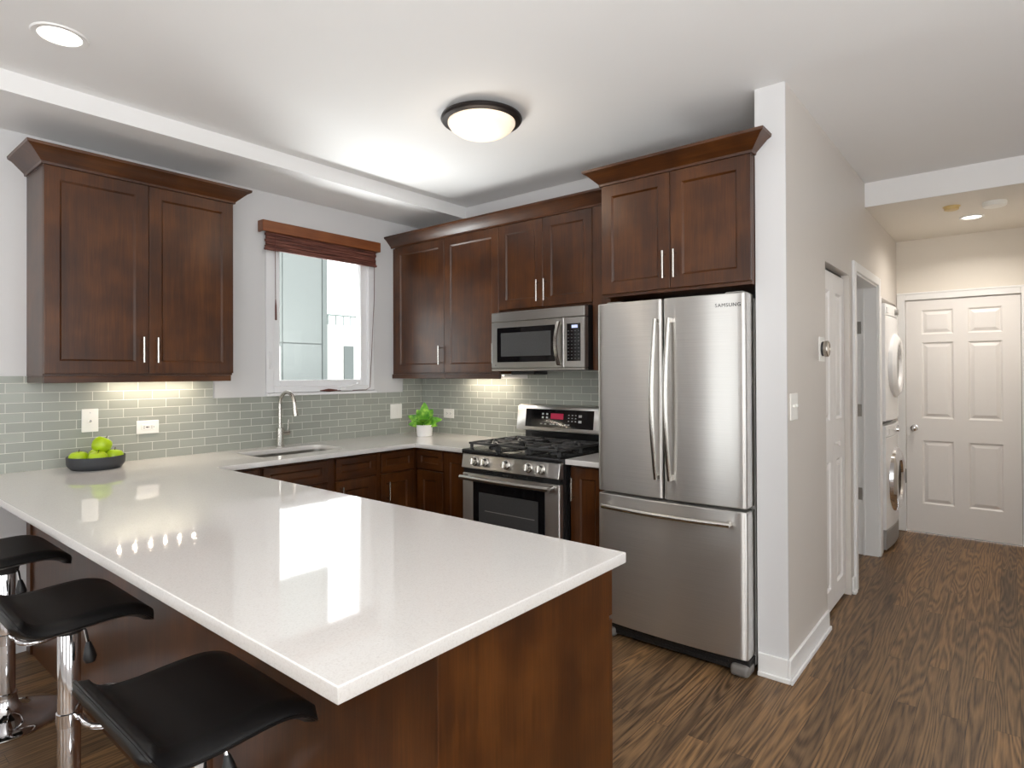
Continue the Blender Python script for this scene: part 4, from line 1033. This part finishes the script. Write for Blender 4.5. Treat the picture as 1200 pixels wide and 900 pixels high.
# ------------------------------------------------------------------ fruit bowl, apples, plant
BX, BY = .165, -2.432
tag(MB().lathe([(0, .0), (.105, .0), (.112, .004), (.127, .022), (.129, .030), (.131, .064), (.129, .067), (.125, .065), (.123, .030), (.110, .014), (0, .012)], (BX, BY, ZT1 + .0005), 'z', 48).build('fruit_bowl', 'bowl'), 'low round matte black bowl holding green apples', 'bowl')
def apple_mesh():
    mb = MB(); mb.lathe([(0, .010), (.010, .004), (.020, .0), (.031, .006), (.038, .020), (.040, .036), (.037, .052), (.028, .063), (.016, .066), (.006, .061), (0, .056)], (0, 0, 0), 'z', 24); mb.bm.transform(Matrix.Scale(1.15, 4)); return mb
ap = [(-.010, -.074, .016, 5, 'leftmost green apple, low in the black bowl'),
      (.066, -.012, .016, 15, 'green apple at the front of the black bowl, left of the topmost one'),
      (.024, .069, .016, -12, 'rightmost green apple, low in the black bowl'),
      (-.062, .022, .016, 20, 'green apple at the rear of the black bowl by the tiles'),
      (.010, .004, .088, 50, 'topmost green apple, lying on the others in the bowl')]
a0 = None
for dx, dy, dz, tilt, lab in ap:
    loc = (BX + dx, BY + dy, ZT1 + dz)
    if a0 is None:
        a0 = thing('green_apple', lab, 'apple', (0, 0, 0), 'green apples in the black bowl')
        apple_mesh().build('flesh', 'apple', a0); MB().tube([(0, 0, .062), (.001, 0, .075), (.005, .002, .090)], [.0016, .0014, .002], 6).build('stem', 'stem', a0)
        o = a0
    else:
        o = copy_thing(a0); o['label'] = lab
    o.location = loc; o.rotation_euler = (math.radians(tilt * .5), math.radians(tilt * .3), math.radians(tilt * 3))
# potted plant
px_, py_ = .318, -.262
pt = thing('potted_plant', 'small leafy green plant in a white pot in the worktop corner', 'plant', (px_, py_, ZT1))
MB().lathe([(0, 0), (.056, 0), (.059, .003), (.064, .084), (.066, .088), (.060, .088), (.058, .076), (0, .074)], (px_, py_, ZT1 + .0005), 'z', 32).build('pot', 'pot', pt)
MB().lathe([(0, .080), (.030, .079), (.0575, .0765), (0, .0755)], (px_, py_, ZT1 + .0005), 'z', 20).build('soil', 'soil', pt)
def leaf(L, Wd, az, el, droop, roll=0):
    d = Vector((math.cos(el) * math.cos(az), math.cos(el) * math.sin(az), math.sin(el))); p = Vector((-math.sin(az), math.cos(az), 0))
    c = (p * math.cos(roll) + d.cross(p) * -math.sin(roll)).normalized(); nn = d.cross(c)
    def f(u, v):
        wv = Wd * max(0, math.sin(PI * min(1, u ** .8))) ** .75 * (1 - .15 * u); y = (v - .5) * 2
        q = d * (L * u) + c * (y * wv) - nn * (.22 * wv * (1 - abs(y))) + Vector((0, 0, -droop * L * u * u))
        return (px_ + q.x * .9, py_ + q.y * .9, ZT1 + .098 + q.z)
    return f
Rd = R_; # leaves fan out all round
specs = [(.150, .040, 214, 30, .15, 55), (.125, .040, 228, 12, .25, 60), (.160, .046, 318, 78, .05, 0), (.135, .044, 60, 62, .15, -50), (.150, .034, 36, 24, .22, -60), (.110, .034, 22, 10, .3, -55),
         (.115, .044, 318, 40, .35, 0), (.100, .040, 255, 38, .35, 30), (.140, .046, 130, 66, .1, 0), (.125, .042, 205, 60, .1, 55), (.105, .04, 350, 42, .3, -30)]
for L_, W_, az, el, dp, ro in specs:
    MB().grid(leaf(L_ * 1.15, W_ * 1.05, math.radians(az), math.radians(el), dp, math.radians(ro)), 10, 6, .0012).build('leaf', 'leaf', pt, smooth=80)
mb = MB()
for L_, W_, az, el, dp, ro in specs:
    a, e = math.radians(az), math.radians(el)
    mb.tube([(px_, py_, ZT1 + .074), (px_ + .004 * math.cos(a), py_ + .004 * math.sin(a), ZT1 + .10), (px_ + .03 * math.cos(e) * math.cos(a), py_ + .03 * math.cos(e) * math.sin(a), ZT1 + .098 + .03 * math.sin(e))], .002, 6)
mb.build('stems', 'leaf', pt)

# ------------------------------------------------------------------ ceiling lights
WARM = (1.0, .86, .70)
dmx, dmy = 1.800, -1.210
fl = thing('ceiling_light', 'round flush ceiling light with bronze rim and frosted glass dome', 'ceiling light', (dmx, dmy, ZC))
MB().lathe([(0, 0), (.165, 0), (.185, -.010), (.205, -.020), (.208, -.030), (.200, -.040), (.176, -.046), (.170, -.040), (0, -.030)], (dmx, dmy, ZC), 'z', 56).build('rim', 'bronze', fl)
dm = MB().lathe([(.172, -.042), (.172, -.052), (.160, -.070), (.130, -.092), (.085, -.110), (.040, -.119), (0, -.121)], (dmx, dmy, ZC), 'z', 56).build('glass_dome', 'dome', fl)
point('dome_lamp', (dmx, dmy, ZC - .26), 2.4, WARM, .12)
def downlight(name, label, x, y, z, r, power, col):
    t = thing(name, label, 'ceiling light', (x, y, z), None)
    MB().lathe([(r * .74, -.001), (r * .76, -.006), (r * .96, -.007), (r, -.001), (r * .74, -.001)], (x, y, z), 'z', 40).build('trim_ring', 'trim', t)
    MB().lathe([(0, -.003), (r * .75, -.002), (r * .75, -.001), (0, -.001)], (x, y, z), 'z', 40).build('lens', 'lamp', t)
    l = area('downlight_lamp', (x, y, z - .012), (0, 0, 0), r * 1.4, r * 1.4, power, col, 150); l.data.shape = 'DISK'
downlight('recessed_light', 'lit round recessed light in the ceiling at upper left', 1.03, -2.80, ZC, .095, 1.5, WARM)
downlight('recessed_light', 'lit round recessed light in the hallway ceiling', 3.66, 2.177, ZH, .078, 10.5, (1, .93, .85))
tag(MB().lathe([(0, 0), (.066, 0), (.068, -.006), (.066, -.028), (.058, -.034), (0, -.036)], (3.800, 1.775, ZH), 'z', 32).build('smoke_detector', 'outlet_white'), 'round white smoke detector on the hallway ceiling', 'smoke detector')
od2 = thing('ceiling_base_plate', 'yellowed round detector mount on the hallway ceiling', 'detector mount', (3.565, 1.735, ZH))
MB().lathe([(0, 0), (.052, 0), (.052, -.004), (.044, -.005), (.042, -.024), (.030, -.028), (0, -.026)], (3.565, 1.735, ZH), 'z', 28).build('housing', 'yellowed', od2)
# under cabinet lights
def undercab(label, c, ax, L, n, zt, power):
    x, y = c; t = thing('under_cabinet_light', label, 'light', (x, y, zt))
    if ax == 'y': MB().box(x - .011, x + .011, y - L / 2, y + L / 2, zt - .010, zt - .0005, .002).build('housing', 'outlet_white', t)
    else: MB().box(x - L / 2, x + L / 2, y - .011, y + .011, zt - .010, zt - .0005, .002).build('housing', 'outlet_white', t)
    for k in range(n):
        d = -L / 2 + L * (k + .5) / n
        p = (x, y + d) if ax == 'y' else (x + d, y)
        MB().lathe([(0, -.003), (.005, -.002), (.007, 0), (0, 0)], (p[0], p[1], zt - .0100), 'z', 12).build('led', 'led', t)
        l = area('led_lamp', (p[0], p[1], zt - .0145), (0, 0, 0), .014, .014, power / n, (1, .85, .68)); l.data.shape = 'DISK'
undercab('slim row of lit bulbs under the left wall cabinet', (.10, -2.11), 'y', .47, 6, 1.3995, 2.3)
undercab('slim row of lit bulbs under the cabinets left of the microwave', (.80, -.10), 'x', .47, 6, 1.3995, 2.3)
